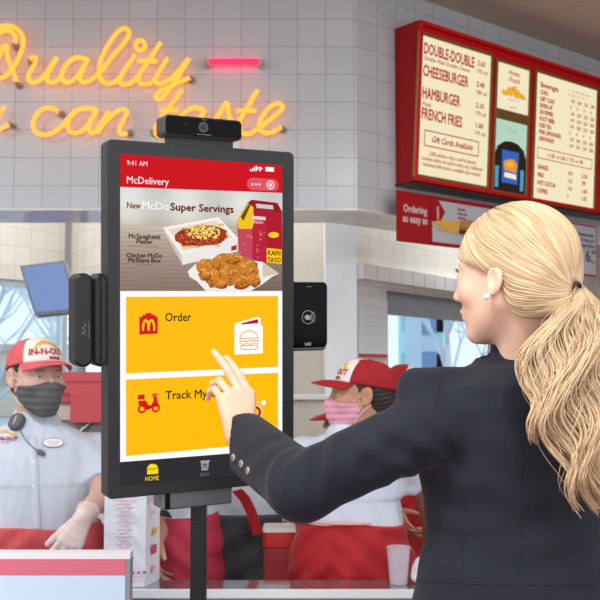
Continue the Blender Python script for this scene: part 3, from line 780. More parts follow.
# panel 1
x0, x1, y0, y1 = pn[0]; w = x1-x0; h = y1-y0
mb = MB(); mb.box(BF, x0, x1, y0, y1, 0, .006)
Z = .0072
for s_, yy, sz in (('DOUBLE-DOUBLE', .875, .1), ('CHEESEBURGER', .715, .1), ('HAMBURGER', .555, .1), ('FRENCH FRIES', .405, .1)):
    sz = h*.112
    mb.text(BF, x0+w*.045, y0+h*yy, s_, sz, 1, Z, bold=.0026, xs=.62)
for s_, yy in (('Double Meat Double Cheese', .830), ('Fresh', .498)):
    mb.text(BF, x0+w*.05, y0+h*yy, s_, h*.042, 2, Z, shear=.3, bold=.0008)
for yy, a_, b_ in ((.902, '3.65', '670 cal'), (.742, '2.40', '480 cal'), (.582, '2.10', '390 cal'), (.432, '1.60', '395 cal')):
    mb.text(BF, x0+w*.80, y0+h*yy, a_, h*.054, 1, Z, bold=.0014); mb.text(BF, x0+w*.80, y0+h*(yy-.055), b_, h*.042, 2, Z, bold=.0008)
bx0, bx1, by0, by1 = x0+w*.10, x0+w*.86, y0+h*.215, y0+h*.325
mb.path(BF, [(bx0, by0), (bx1, by0), (bx1, by1), (bx0, by1), (bx0, by0)], .006, Z, 1)
mb.text(BF, (bx0+bx1)/2, by0+h*.035, 'Gift Cards Available', h*.062, 1, Z, align='CENTER', shear=.4, bold=.0012, xs=.9)
for i, s_ in enumerate(('2,000 calories a day is used for general', 'nutrition advice, but calorie needs vary. Additional', 'nutritional information is available upon request.')):
    mb.text(BF, x0+w*.5, y0+h*(.150-.042*i), s_, h*.041, 2, Z, align='CENTER', xs=.80, bold=.0009)
mb.build('menu_panel', [CREAM, INK, INKL], t)
# panel 2: fries picture
FRY = emis('printed golden fries', (246, 186, 44), .95); FRY2 = emis('printed deep golden fries', (226, 150, 30), .95)
WHT = emis('printed white', (250, 248, 240), .9); BRN = emis('printed dark brown', (40, 26, 26), .8); BLU = emis('printed blue', (52, 104, 190), .9); PALE = emis('printed pale green', (190, 222, 200), .9); ORG = emis('printed orange', (240, 150, 50), .95); GRY = emis('printed grey', (120, 120, 120), .9)
x0, x1, y0, y1 = pn[1]; w = x1-x0; h = y1-y0; mb = MB(); mb.box(BF, x0, x1, y0, y1, 0, .006)
mb.text(BF, x0+w*.5, y0+h*.80, 'Always', h*.14, 1, Z, align='CENTER', bold=.0008); mb.text(BF, x0+w*.5, y0+h*.64, 'Fresh', h*.17, 1, Z, align='CENTER', shear=.3, bold=.0006)
rg = random.Random(3)
for k in range(96):
    a = rg.uniform(-1.2, 1.2); q_ = rg.uniform(-1, 1); cx = x0+w*(.5+.34*q_); cy = y0+h*(.34+(.20-.16*abs(q_))*rg.uniform(0, 1)); l = h*.09
    mb.path(BF, [(cx-l*math.sin(a), cy-l*.5*math.cos(a)), (cx+l*math.sin(a), cy+l*.5*math.cos(a))], h*.03, Z+.0003*k/46, 2 if k % 3 else 3)
mb.poly([BF(x0+w*.18, y0+h*.31, Z+.001), BF(x0+w*.26, y0+h*.20, Z+.001), BF(x0+w*.74, y0+h*.20, Z+.001), BF(x0+w*.82, y0+h*.31, Z+.001)], 4)
mb.text(BF, x0+w*.5, y0+h*.22, 'IN-N-OUT', h*.09, 1, Z+.0015, align='CENTER'); mb.text(BF, x0+w*.5, y0+h*.07, 'BURGER', h*.06, 5, Z, align='CENTER')
mb.build('picture_panel', [CREAM, INK, FRY, FRY2, WHT, GRY], t)
# panel 3: dark arch with drinks and a bag
x0, x1, y0, y1 = pn[2]; w = x1-x0; h = y1-y0; mb = MB(); mb.box(BF, x0, x1, y0, y1, 0, .006)
mb.poly([BF(x0+w*px, y0+h*py, Z) for px, py in ((.0, 0), (1, 0), (1, .5), (.92, .62), (.72, .70), (.5, .72), (.28, .70), (.08, .62), (0, .5))], 1)
mb.poly([BF(x0+w*px, y0+h*py, Z+.001) for px, py in ((.24, .12), (.74, .12), (.76, .58), (.22, .58))], 2)
mb.poly([BF(x0+w*px, y0+h*py, Z+.0015) for px, py in ((.30, .30), (.68, .28), (.72, .40), (.60, .47), (.44, .46), (.28, .42))], 3); mb.poly([BF(x0+w*px, y0+h*py, Z+.002) for px, py in ((.34, .36), (.62, .35), (.58, .42), (.40, .43))], 7); mb.poly([BF(x0+w*px, y0+h*py, Z+.002) for px, py in ((.30, .20), (.70, .19), (.68, .26), (.32, .27))], 4)
for px in (.08, .88): mb.poly([BF(x0+w*(px-.05), y0+h*.04, Z+.001), BF(x0+w*(px+.05), y0+h*.04, Z+.001), BF(x0+w*(px+.06), y0+h*.34, Z+.001), BF(x0+w*(px-.06), y0+h*.34, Z+.001)], 5)
mb.text(BF, x0+w*.5, y0+h*.84, 'Fresh', h*.10, 6, Z, align='CENTER', shear=.3)
mb.build('picture_panel', [PALE, BRN, BLU, ORG, WHT, mat('printed cyan', (0, 0, 0), emit=(80, 170, 210), es=.8), mat('printed teal', (0, 0, 0), emit=(110, 190, 190), es=.9), FRY], t)
# panel 4: drinks list
x0, x1, y0, y1 = pn[3]; w = x1-x0; h = y1-y0; mb = MB(); mb.box(BF, x0, x1, y0, y1, 0, .006)
mb.text(BF, x0+w*.06, y0+h*.895, 'Beverages', h*.058, 1, Z, bold=.0016); mb.text(BF, x0+w*.56, y0+h*.925, 'CALORIES  AND  PRICE', h*.026, 2, Z)
mb.text(BF, x0+w*.50, y0+h*.890, 'SM   MED   LG   X-LG', h*.026, 2, Z)
for i, s_ in enumerate(('COKE', 'DIET COKE', 'SEVEN-UP', 'DR PEPPER', 'ROOT BEER', 'ICED TEA', 'PINK LEMONADE', 'LEMONADE')):
    yy = y0+h*(.840-.052*i); mb.text(BF, x0+w*.06, yy, s_, h*.046, 1, Z, bold=.0018, xs=.8)
    for j in range(4): mb.text(BF, x0+w*(.55+.115*j), yy, ('140', '200', '250', '380')[j] if i not in (1, 5) else '0', h*.040, 2, Z, bold=.0011)
bx0, bx1, by0, by1 = x0+w*.05, x0+w*.95, y0+h*.335, y0+h*.415
mb.path(BF, [(bx0, by0), (bx1, by0), (bx1, by1), (bx0, by1), (bx0, by0)], .005, Z, 1)
mb.text(BF, (bx0+bx1)/2, by0+h*.025, 's 1.55  m 1.65  l 1.75  x 1.95', h*.042, 1, Z, align='CENTER', bold=.0014)
for i, (s_, c_, p_) in enumerate((('SHAKES', '590', '2.20'), ('MILK', '120', '.99'), ('HOT COCOA', '150', '1.60'), ('COFFEE', '5', '1.35'))):
    yy = y0+h*(.25-.062*i); mb.text(BF, x0+w*.06, yy, s_, h*.048, 1, Z, bold=.0018, xs=.8); mb.text(BF, x0+w*.55, yy, c_, h*.042, 2, Z, bold=.0012); mb.text(BF, x0+w*.78, yy, p_, h*.048, 1, Z, bold=.0014)
mb.build('menu_panel', [CREAM, INK, INKL], t)

# ------------------------------------------------------------------ printed signs hanging under the board
n2 = N1; OFS = .10
S0 = on_plane(397.5, 190, OFS); SFm = Frame(S0, E1, (0, 0, 1), N1)
def S(u, v): q = hit(u, v, SFm.o, SFm.z); a = SFm.loc(q); return a[0], a[1]
SRED = mat('printed sign red', (160, 5, 16), .5, spec=.3); SWH = mat('printed sign white', (184, 188, 196), .4); SINK = mat('sign lettering pink white', (236, 200, 200), .4)
SDK = mat('sign grey lettering', (88, 84, 92), .5); SPK = mat('sign red lettering', (190, 80, 90), .5); BUN = mat('printed bun', (196, 128, 62), .5); LET = mat('printed lettuce', (96, 140, 60), .5); PAT = mat('printed patty', (82, 44, 34), .5); CHS = mat('printed cheese', (232, 170, 50), .5); FRI = mat('printed fries', (222, 172, 70), .5)
h0 = S(399, 241)[1]; wS = S(546, 222)[0]; xw = S(432, 215)[0]; h = -h0
mb = MB(); mb.box(SFm, 0, wS, h0, 0, -.012, 0, 0); z = .0015
mb.poly([SFm(xw, h0+h*.07, z), SFm(wS-.02, h0+h*.07, z), SFm(wS-.02, -h*.08, z), SFm(xw, -h*.08, z)], 1)
mb.poly([SFm(xw-.001, -h*.08, z*2), SFm(xw+.05, -h*.08, z*2), SFm(xw+.10, -h*.30, z*2), SFm(xw+.06, -h*.52, z*2), SFm(xw-.001, -h*.52, z*2)], 0)
mb.text(SFm, xw+.018, -h*.46, '1', h*.36, 2, z*3, bold=.003)
mb.text(SFm, xw*.50, -h*.40, 'Ordering', h*.20, 2, z, align='CENTER', bold=.003, xs=.9); mb.text(SFm, xw*.50, -h*.60, 'as easy as', h*.20, 2, z, align='CENTER', bold=.003, xs=.9)
cx = xw+.30; cy = -h*.62
for k in range(26):
    a = rg.uniform(.9, 1.6); yy = cy+rg.uniform(-.02, .03); xx = xw+.02+rg.uniform(0, .12)
    mb.path(SFm, [(xx, yy), (xx+.10*math.sin(a), yy+.04*math.cos(a))], .013, z*3+.0001*k, 8)
Fb = SFm.at(cx, cy)
mb.disc(Fb, h*.16, z*3+.001, 3, rx=h*.34); mb.disc(Fb.at(0, h*.10), h*.13, z*3+.003, 3, rx=h*.32)
mb.path(Fb, [(-h*.34, -.01), (h*.34, -.01)], h*.09, z*3+.0035, 5); mb.path(Fb, [(-h*.35, .012), (h*.35, .012)], h*.035, z*3+.004, 4); mb.path(Fb, [(-h*.33, -.028), (h*.33, -.028)], h*.03, z*3+.0042, 6)
mb.poly([Fb(-h*.5, -h*.16, z*3.2), Fb(h*.45, -h*.16, z*3.2), Fb(h*.40, -h*.28, z*3.2), Fb(-h*.45, -h*.28, z*3.2)], 1)
for i in range(4): mb.text(SFm, xw+.20, -h*(.22+.09*i), ('Double', 'Fries and', 'Medium', 'Drink')[i], h*.08, 7, z*2.2, bold=.001)
mb.text(SFm, wS-.16, -h*.30, '5.65', h*.2, 7, z*2.2, bold=.001)
o = mb.build('combo_sign', [SRED, SWH, SINK, BUN, LET, PAT, CHS, SPK, FRI]); tag(o, 'red and white combo sign reading Ordering as easy as 1 under the menu board', 'sign', 'printed signs under the menu board')
xa, ya = S(556, 214); xb, yb = S(597, 277)
_, ytop = S(597, 227); xb = S(597, 250)[0]
mb = MB(); mb.box(SFm, xa, xb, yb, ytop+.004, -.012, 0, 0); mb.box(SFm, xa+.012, xb-.012, yb+.012, ytop-.008, 0, .0012, 1)
hh = ytop-yb
for i, s_ in enumerate(('Cheeseburger,', 'French Fries, and', 'Medium Drink')): mb.text(SFm, xb-.03, ytop-hh*(.22+.11*i), s_, hh*.10, 2, .002, align='RIGHT', bold=.001)
mb.text(SFm, xb-.05, ytop-hh*.72, '6.', hh*.34, 2, .002, align='RIGHT', bold=.002); mb.text(SFm, xb-.02, ytop-hh*.56, '40', hh*.13, 2, .002, align='RIGHT', bold=.001); mb.text(SFm, xb-.02, ytop-hh*.75, 'CAL', hh*.08, 2, .002, align='RIGHT')
o = mb.build('combo_sign', [mat('sign dull red border', (176, 70, 84), .5), SWH, SDK]); tag(o, 'white price sign with thin red border at the right end under the menu board', 'sign', 'printed signs under the menu board')
# ------------------------------------------------------------------ ordering kiosk
def fit_panel():
    """rigid rectangle whose picture is the front face of the kiosk"""
    tgt = np.array([(107, 138.8), (294, 152.3), (294, 481.5), (107, 500.0)])
    def corners(x):
        c = np.array([x[0], x[1], x[2]]); a, b, g = x[3:6]
        ex = np.array([math.cos(a)*math.cos(b), math.sin(a)*math.cos(b), math.sin(b)])
        u0 = np.array([0, -math.sin(g), math.cos(g)]); u = u0-ex*u0.dot(ex); u /= np.linalg.norm(u)
        w, h = x[6], .70; return [c-ex*w/2+u*h/2, c+ex*w/2+u*h/2, c+ex*w/2-u*h/2, c-ex*w/2-u*h/2], ex, u
    def res(x):
        r = []
        for q, t_ in zip(corners(x)[0], tgt):
            d = q-np.array([0, 0, CAMH]); f = d[1]*CP+d[2]*SP; up = -d[1]*SP+d[2]*CP
            r += [300+1000*d[0]/f-t_[0], 300-1000*up/f-t_[1]]
        return np.array(r)
    x = np.array([-.2, 2.03, 1.6, .49, .04, .07, .41])
    for _ in range(60):
        r = res(x); J = np.zeros((8, 7))
        for i in range(7):
            y = x.copy(); y[i] += 1e-5; J[:, i] = (res(y)-r)/1e-5
        x = x-np.linalg.lstsq(J, r, rcond=None)[0]
    return corners(x), x, res(x)
(kc, kex, kup), kx, kr = fit_panel()
print('kiosk', kx, 'res', np.round(kr, 2))
KO = Vector(kc[3]); KF = Frame(KO, kex, kup); 
if KF.z.y > 0: KF.z = -KF.z
KW, KH = kx[6], .70
def K(u, v): q = hit(u, v, KF.o, KF.z); a = KF.loc(q); return (a[0], a[1])
KFR = mat('graphite kiosk housing', (43, 44, 46), .42, spec=.4)
KGR = mat('grey kiosk metal', (104, 106, 110), .35, metal=.4)
KBK = mat('gloss black glass', (3, 3, 4), .15, spec=.12)
c_ = KF(KW/2, 0, 0); pole_px = 198.5
pq = KF(K(198.5, 490)[0], 0, -.03)
kiosk = thing('ordering_kiosk', 'tall black self ordering kiosk with bright yellow and red touch screen', 'kiosk', (pq.x, pq.y, 0))
Fc = KF.at(KW/2, KH/2)
mb = MB(); mb.rslab(Fc, KW, KH, 0, -.042, .011, 0, .0015); mb.build('housing', KFR, kiosk, smooth=False)
mb = MB(); mb.rslab(KF.at(KW/2, KH/2), KW-.006, KH-.006, 0, .0006, .009); mb.build('front_glass', mat('matt black bezel glass', (38, 39, 41), .45, spec=.35), kiosk)
# screen picture, laid out in the panel's own plane
SC = []; SN = {}
def em(c, s=1.0):
    k = (tuple(c), s)
    if k not in SN: SN[k] = len(SC); SC.append(mat('screen colour', (2, 2, 2), rough=.35, emit=c, es=s, spec=.06))
    return SN[k]
sb = MB()
ZS = .0012
def quad(pts, c, z=0.0): sb.poly([KF(*K(*p), ZS+z) for p in pts], em(c))
def px(pts): return [K(*p) for p in pts]
mm = (K(200, 300)[0]-K(190, 300)[0])/10      # metres per picture pixel here
mv = (K(200, 300)[1]-K(200, 310)[1])/10
def ktext(u, v, s_, cap, width, c, z=.0012, bold=0.0, align='LEFT', **k):
    """text with baseline start at (u, v), cap height and width in metres at that place"""
    vs, fs = text2d(s_, 1.0, bold=bold, **k)
    w = max(a for a, b in vs)-min(a for a, b in vs); H = .73
    a0 = min(a for a, b in vs); x, y = K(u, v); x2, _ = K(u+width, v); X = (x2-x)/w; Y = mv*cap/H
    sb.add([KF(x+(a-a0)*X, y+b*Y, ZS+z) for a, b in vs], fs, em(c))
RED = (206, 8, 24); YEL = (255, 190, 12); WH = (252, 252, 252)
quad([(120, 186), (282, 192), (282, 449.5), (120, 462)], WH)
quad([(120, 154), (282, 165.5), (282, 193), (120, 187)], RED, .0002)
quad([(120, 462), (282, 449.2), (282, 471), (120, 485.3)], (46, 46, 50), .0002)
# promotional photograph: soft grey top fading into a timber table
top = (205, 206, 202); rows = [(0, (206, 206, 203)), (.12, (214, 214, 208)), (.28, (205, 202, 192)), (.36, (196, 184, 168)), (.5, (176, 158, 142)), (.75, (150, 128, 114)), (1, (128, 104, 92))]
gm = MB(); nx, ny = 44, 60
for j in range(ny+1):
    t_ = j/ny
    for i in range(nx+1):
        s_ = i/nx; yt = 187+(193-187)*s_; u = 120+162*s_; v = yt+(291-yt)*t_
        for (a, ca), (b, cb) in zip(rows, rows[1:]):
            if a <= t_ <= b: k = (t_-a)/(b-a); c = [x*(1-k)+y*k for x, y in zip(ca, cb)]; break
        g = 1+(.05*math.sin(v*2.2+u*.03)+.03*math.sin(v*5.1+u*.05))*(1 if t_ > .36 else 0)+.06*math.sin(u*.11)*(1 if t_ < .36 else 0)
        g *= (1-.25*max(0, s_-.55)*(1 if t_ > .3 else 0))
        gm.cc = lin([min(255, x*g) for x in c]); gm.v.append(KF(*K(u, v), ZS+.0003)); gm.c.append(gm.cc)
gm.f = [(j*(nx+1)+i, j*(nx+1)+i+1, (j+1)*(nx+1)+i+1, (j+1)*(nx+1)+i) for j in range(ny) for i in range(nx)]; gm.m = [0]*len(gm.f)
# status bar
ktext(126.5, 165.2, '9:41 AM', 5.0, 20.5, (255, 235, 235)); ktext(126.5, 183.2, 'McDelivery', 7.2, 42, (255, 240, 240), bold=.004)
for k in range(4): quad([(249.5+1.9*k, 171.2+.0), (250.8+1.9*k, 171.3), (250.8+1.9*k, 169.6-1.2*k), (249.5+1.9*k, 169.5-1.2*k)], WH, .001)
c = K(259.5, 171.6)
for r0, r1 in ((.0, .0022), (.0036, .0058), (.0072, .0096)): sb.ring(KF.at(c[0], c[1]), r0, r1, ZS+.001, em(WH), 10, R(45), R(135))
quad([(265, 167), (273.5, 167.5), (273.5, 171.8), (265, 171.4)], WH, .001)
F = KF.at(*K(262.5, 184.6)); pw = (K(278.5, 184)[0]-K(247, 184)[0]); ph_ = mv*12.5
sb.poly([F(x, y, ZS+.0006) for x, y in rrect(pw, ph_, ph_*.48)], em((226, 84, 98)))
for u in (252, 255.5, 259): sb.disc(KF.at(*K(u, 184.4)), .0026, ZS+.001, em((255, 220, 225)), 10)
sb.ring(KF.at(*K(270, 185)), .0068, .0092, ZS+.001, em((255, 230, 232)), 20); sb.disc(KF.at(*K(270, 185)), .004, ZS+.001, em((255, 230, 232)), 12)
# headlines
ktext(126.5, 208.2, 'New', 6.2, 14, (140, 84, 60), bold=.034); ktext(142.3, 209.6, 'McDo', 8.0, 25.5, (150, 150, 148), bold=.02, z=.0008); ktext(142, 209.3, 'McDo', 8.0, 26, (255, 255, 255), bold=.010, z=.0014)
ktext(169.8, 210.3, 'Super Servings', 7.6, 63.5, (112, 40, 30), bold=.034)
DK = (36, 28, 28)
ktext(128.3, 238.3, 'McSpaghetti', 4.6, 31.5, DK, bold=.028); ktext(136, 243.6, 'Platter', 4.6, 16.5, DK, bold=.028); ktext(128, 246.7, 'Good for 4 to 5 persons', 2.2, 31, (110, 92, 84))
ktext(126, 257.3, 'Chicken McDo', 4.6, 36, DK, bold=.028); ktext(128, 262.3, 'McShare Box', 4.6, 32.5, DK, bold=.028); ktext(137.5, 265.6, '6 pieces', 2.2, 12.5, (110, 92, 84))
# spaghetti tray
rs = random.Random(5)
def blob(u, v, ru, rv, c, z, n=12, jit=.15, rot=0.0):
    pts = []
    for k in range(n):
        a = 2*math.pi*k/n; q = 1+rs.uniform(-jit, jit); x, y = ru*q*math.cos(a), rv*q*math.sin(a)
        pts.append((u+x*math.cos(rot)-y*math.sin(rot), v+x*math.sin(rot)+y*math.cos(rot)))
    quad(pts, c, z)
quad([(162.5, 227.5), (181, 255), (182, 265), (163.5, 232)], (206, 196, 186), .0012)
quad([(181, 255), (237.5, 238), (237, 251.5), (182, 265)], (236, 232, 228), .0012)
quad([(162.5, 227.5), (218, 217), (237.5, 238), (181, 255)], (246, 240, 232), .0014)
quad([(168, 229.5), (215, 220.5), (232, 237.5), (183, 251)], (232, 216, 190), .0016)
for k in range(46): blob(rs.uniform(172, 226), rs.uniform(225, 247), 3.2, 1.6, (228, 196, 140), .0017, 8) if rs.random() < .5 else None
blob(201, 236, 27, 10.5, (166, 58, 32), .0019, 22, .10, -.08)
for k in range(150):
    a = rs.uniform(0, 6.28); q = math.sqrt(rs.random()); u = 201+25*q*math.cos(a); v = 236+9.6*q*math.sin(a)
    blob(u, v, rs.uniform(.8, 2.0), rs.uniform(.6, 1.3), rs.choice([(196, 78, 36), (140, 40, 24), (214, 104, 50), (176, 60, 30), (120, 34, 22)]), .0020+.0000015*k, 7, .3, rs.uniform(0, 3))
for k in range(120):
    a = rs.uniform(0, 6.28); q = math.sqrt(rs.random()); u = 204+18*q*math.cos(a); v = 232.5+7*q*math.sin(a); r_ = rs.uniform(0, 3)
    blob(u, v, rs.uniform(1.4, 2.6), .55, rs.choice([(250, 226, 120), (255, 238, 160), (238, 204, 84), (240, 214, 100)]), .0023+.0000015*k, 6, .2, r_)
for k in range(12): blob(204+rs.uniform(-14, 14), 233+rs.uniform(-5, 5), 1.0, .7, (70, 84, 34), .0026, 6)
quad([(230.5, 246.5), (236, 244.8), (236, 249.6), (230.5, 251.2)], (196, 30, 36), .0022)
# meal box
quad([(236.5, 221), (246.5, 203.5), (251, 200), (277, 203), (281.5, 212), (281.7, 264), (261, 262.5), (239, 255)], (176, 22, 44), .0014)
quad([(236.5, 221), (247, 203.5), (252.5, 204), (253.5, 222), (251.5, 229), (238, 229)], (240, 196, 30), .0016)
quad([(240, 217), (247.5, 205), (250.5, 204), (243, 221)], (110, 70, 20), .0018)
quad([(246.5, 203.2), (251, 199.8), (277, 203), (281.6, 212), (276, 212), (253.5, 207.5)], (150, 14, 34), .0018)
quad([(255, 203.8), (272, 205.4), (273, 209.6), (256, 208)], (206, 204, 200), .0020)
quad([(238, 229), (251.5, 229), (252, 259.5), (239, 255)], (196, 70, 96), .0017); quad([(251.5, 229), (253.5, 222), (265.5, 223), (265.5, 263), (252, 259.5)], (186, 30, 60), .0017)
for k in range(24): blob(rs.uniform(240, 264), rs.uniform(231, 258), rs.uniform(.8, 1.8), .8, rs.choice([(226, 100, 60), (214, 60, 70), (236, 150, 50), (220, 90, 110)]), .0020, 6, .3, rs.uniform(0, 3))
quad([(251.6, 216), (265, 217), (265, 220.5), (251.6, 219.5)], (238, 200, 210), .0020)
ktext(253.5, 223.5, 'McDo', 3.2, 9, (240, 220, 225), z=.0020, bold=.01)
blob(273, 235, 5.5, 2.9, (248, 206, 24), .0021, 16, .02); quad([(266, 248), (281, 249.5), (281.2, 264), (266, 262.6)], (250, 204, 24), .0020)
ktext(267.2, 255.3, 'KAIN', 5.2, 12.5, (92, 24, 20), z=.0024, bold=.03); ktext(266.8, 262.3, 'TAYO', 5.2, 13.2, (92, 24, 20), z=.0024, bold=.03)
# chicken on paper
quad([(187, 271.5), (197, 262), (206, 254), (262, 262), (278.5, 273.5), (271, 277), (262, 284), (250, 290.8), (205, 290.8), (196, 281), (189, 277)], (238, 238, 236), .0025)
quad([(262, 262), (278.5, 273.5), (262, 277)], (214, 196, 170), .0026)
pcs = [(205, 266, 10, 8), (222, 262, 12, 9), (237, 263, 11, 8), (247, 270, 11, 11), (213, 277, 9, 10), (228, 275, 10, 10), (240, 281, 9, 7), (219, 284, 7, 4), (203, 274, 6, 6), (253, 279, 6, 7), (230, 258, 8, 5)]
for i, (u, v, a, b) in enumerate(pcs):
    blob(u+.6, v+1.2, a, b, (140, 70, 24), .0028+.00012*i, 18, .12, rs.uniform(-.4, .4)); blob(u, v, a*.95, b*.92, (202, 124, 44), .00285+.00012*i, 18, .12, rs.uniform(-.4, .4))
    for k in range(26):
        q = math.sqrt(rs.random())*.85; a_ = rs.uniform(0, 6.28)
        lum = -math.sin(a_)*q+rs.uniform(-.5, .5)
        blob(u+a*q*math.cos(a_), v+b*q*math.sin(a_), rs.uniform(.7, 2.2), rs.uniform(.5, 1.3), (232, 166, 76) if lum > .35 else ((214, 138, 52) if lum > -.2 else (164, 88, 30)), .00288+.00012*i, 7, .35, rs.uniform(0, 3))
# cards
quad([(125.7, 296.8), (277.7, 296), (277.7, 366.8), (125.7, 373.4)], YEL, .0004); quad([(125.7, 379.5), (277.7, 372.7), (277.7, 442), (125.7, 456)], YEL, .0004)
ktext(164.8, 321.2, 'Order', 8.6, 26, (34, 26, 20), bold=.015); ktext(165, 399.3, 'Track My Order', 8.6, 72, (34, 26, 20), bold=.015)
ICR = (214, 22, 22)
quad([(139, 317), (157.3, 316.3), (157.3, 333.6), (139, 334.6)], ICR, .0010); quad([(142, 314.8), (154.5, 314.4), (154.5, 318.5), (142, 318.8)], ICR, .0011); quad([(145.5, 313), (151, 312.8), (151, 315.4), (145.5, 315.6)], ICR, .0011)
def arches(u0, u1, vb, vt, wd, c, z):
    m_ = (u0+u1)/2; q = (m_-u0)
    for a, b in ((u0, m_), (m_, u1)):
        pts = [(a+(b-a)*(.5-.5*math.cos(math.pi*k/12)), vb+(vt-vb)*math.sin(math.pi*k/12)**.8) for k in range(13)]
        sb.path(KF, px(pts), wd, ZS+z, em(c))
arches(142.6, 153.8, 330, 320.2, .0042, (255, 200, 20), .0014)
quad([(234, 323.5), (257, 316.8), (260, 318.2), (262.5, 353), (234, 354)], (250, 250, 250), .0010)
quad([(241, 323.2), (257.5, 319), (257.8, 323.2), (241, 324.5)], (176, 20, 40), .0012); quad([(234, 326.8), (262.3, 325.8), (262.3, 353.3), (234, 354.6)], (255, 253, 248), .0014)
OR = (226, 150, 20)
def stroke(pts, w_, c, z=.0018): sb.path(KF, px(pts), w_*mm, ZS+z, em(c))
bun = [(239.5, 338.5)]+[(248.4+9*math.cos(R(180-180*k/12)), 338-7.2*math.sin(R(180*k/12))) for k in range(13)]+[(257.5, 338.3)]
stroke(bun, .8, OR); stroke([(239.2, 338.6), (257.6, 338)], .8, OR); stroke([(238.8, 341.2), (258, 340.6)], .9, OR); stroke([(239.5, 343.2), (243, 344.6), (246, 343), (250, 344.4), (253.5, 342.8), (257.6, 343.4)], .7, OR)
stroke([(240, 345.6), (240.5, 348.2), (243, 349.6), (254.5, 349.2), (256.8, 347.6), (257, 345)], .8, OR); stroke([(240, 345.6), (257, 345)], .8, OR)
# scooter
def ring_at(u, v, r0, r1, c, z=.0012, n=18, a0=0, a1=2*math.pi): sb.ring(KF.at(*K(u, v)), r0*mv, r1*mv, ZS+z, em(c), n, a0, a1)
for u in (141.5, 155.3): ring_at(u, 408.8 if u < 150 else 408, 2.4, 4.3, ICR)
quad([(137.5, 399.5), (137.5, 394.8), (144.2, 394.3), (144.2, 399.1)], ICR, .0012); quad([(138, 404.5), (138, 400.6), (145.5, 400.3), (148, 405), (151, 404.8), (153.6, 399.5), (152.4, 396), (156.2, 395.8), (157.2, 402.5), (159.6, 405.8), (152.5, 407.4), (147, 410), (143, 407.2), (139.5, 405.6)], ICR, .0012)
quad([(151.8, 393.8), (157, 393.4), (157, 395.2), (151.8, 395.6)], ICR, .0012)
# route graphic
stroke([(263.5, 402.5), (245, 401.8), (230, 408)], .5, (255, 236, 190), .0010); sb.disc(KF.at(*K(263.4, 402.5)), 2.6*mv, ZS+.0012, em(WH))
ring_at(254.5, 412.5, 4.2, 7.2, (200, 20, 30), .0012, 24, R(-70), R(90)); ring_at(254.5, 412.5, 7.2, 8.2, (255, 245, 235), .0012, 24, R(-70), R(90))
# navigation icons
HY = (255, 222, 16)
quad([(146.8, 474.3), (146.8, 468), (148.2, 465.2), (151, 463.8), (153.8, 463.8), (156.6, 465), (157.8, 467.6), (157.8, 473.6)], HY, .0008); stroke([(147.5, 469.3), (151, 468.6), (153, 469.2), (157.6, 467.6)], .7, (90, 70, 10), .0012)
ktext(145, 481, 'HOME', 4.6, 13.5, HY, z=.0008, bold=.002)
quad([(200.4, 461.5), (208.6, 460.9), (207.6, 470), (201.3, 470.4)], (160, 160, 164), .0008); stroke([(200, 461.2), (209, 460.6)], 1.2, (170, 170, 174)); arches(202.3, 206.6, 468.6, 463.6, .0016, (46, 46, 50), .0012)
ktext(200.2, 476.6, 'BAG', 4.2, 8.8, (110, 110, 114), z=.0008)
scr = sb.build('screen', SC, kiosk)
gm.build('screen_photo', attr_mat('screen photo light', .2, emission=True, es=1.0), scr)

# camera bar on top
def dev(name, corners, z0, z1, rad, mats, parent, bev=.004, mi=0):
    """rounded box whose front spans the given picture corners left, right, top, bottom at its mid line"""
    (ul, ur, vt, vb) = corners; x0 = K(ul, (vt+vb)/2)[0]; x1 = K(ur, (vt+vb)/2)[0]; y1 = K((ul+ur)/2, vt)[1]; y0 = K((ul+ur)/2, vb)[1]
    F = KF.at((x0+x1)/2, (y0+y1)/2); b = MB(); b.rslab(F, x1-x0, y1-y0, z0, z1, rad, mi, bev); return b, F, x1-x0, y1-y0
b, F, w, h = dev('', (162, 240, 118, 138.5), -.038, .012, .009, None, kiosk)
cam = b.build('camera_bar', mat('dark grey camera shell', (58, 58, 60), .4), kiosk)
gb = MB(); gb.rslab(F, w-.006, h-.006, .012, .0132, .007, 4)
lb = gb; lb.ring(F.at(-.002, 0), .0075, .0105, .0140, 0); lb.disc(F.at(-.002, 0), .0075, .0138, 1); lb.disc(F.at(-.002, 0), .0035, .0142, 2); lb.path(F, [(-.016, -h*.36), (.014, -h*.36)], .0012, .0140, 3); lb.disc(F.at(-.04, .002), .0012, .0140, 0); lb.path(F, [(-.006, h*.36), (.004, h*.36)], .001, .0140, 3)
lb.build('camera_glass', [mat('lens ring', (60, 60, 64), .3), mat('lens glass', (34, 34, 38), .1), mat('lens pupil', (10, 10, 14), .05), mat('printed grey mark', (110, 110, 112), .4), KBK], cam)
b, F, w, h = dev('', (169.5, 234, 136, 148), -.030, -.004, .003, None, kiosk, .0015); b.build('camera_mount', KFR, kiosk)
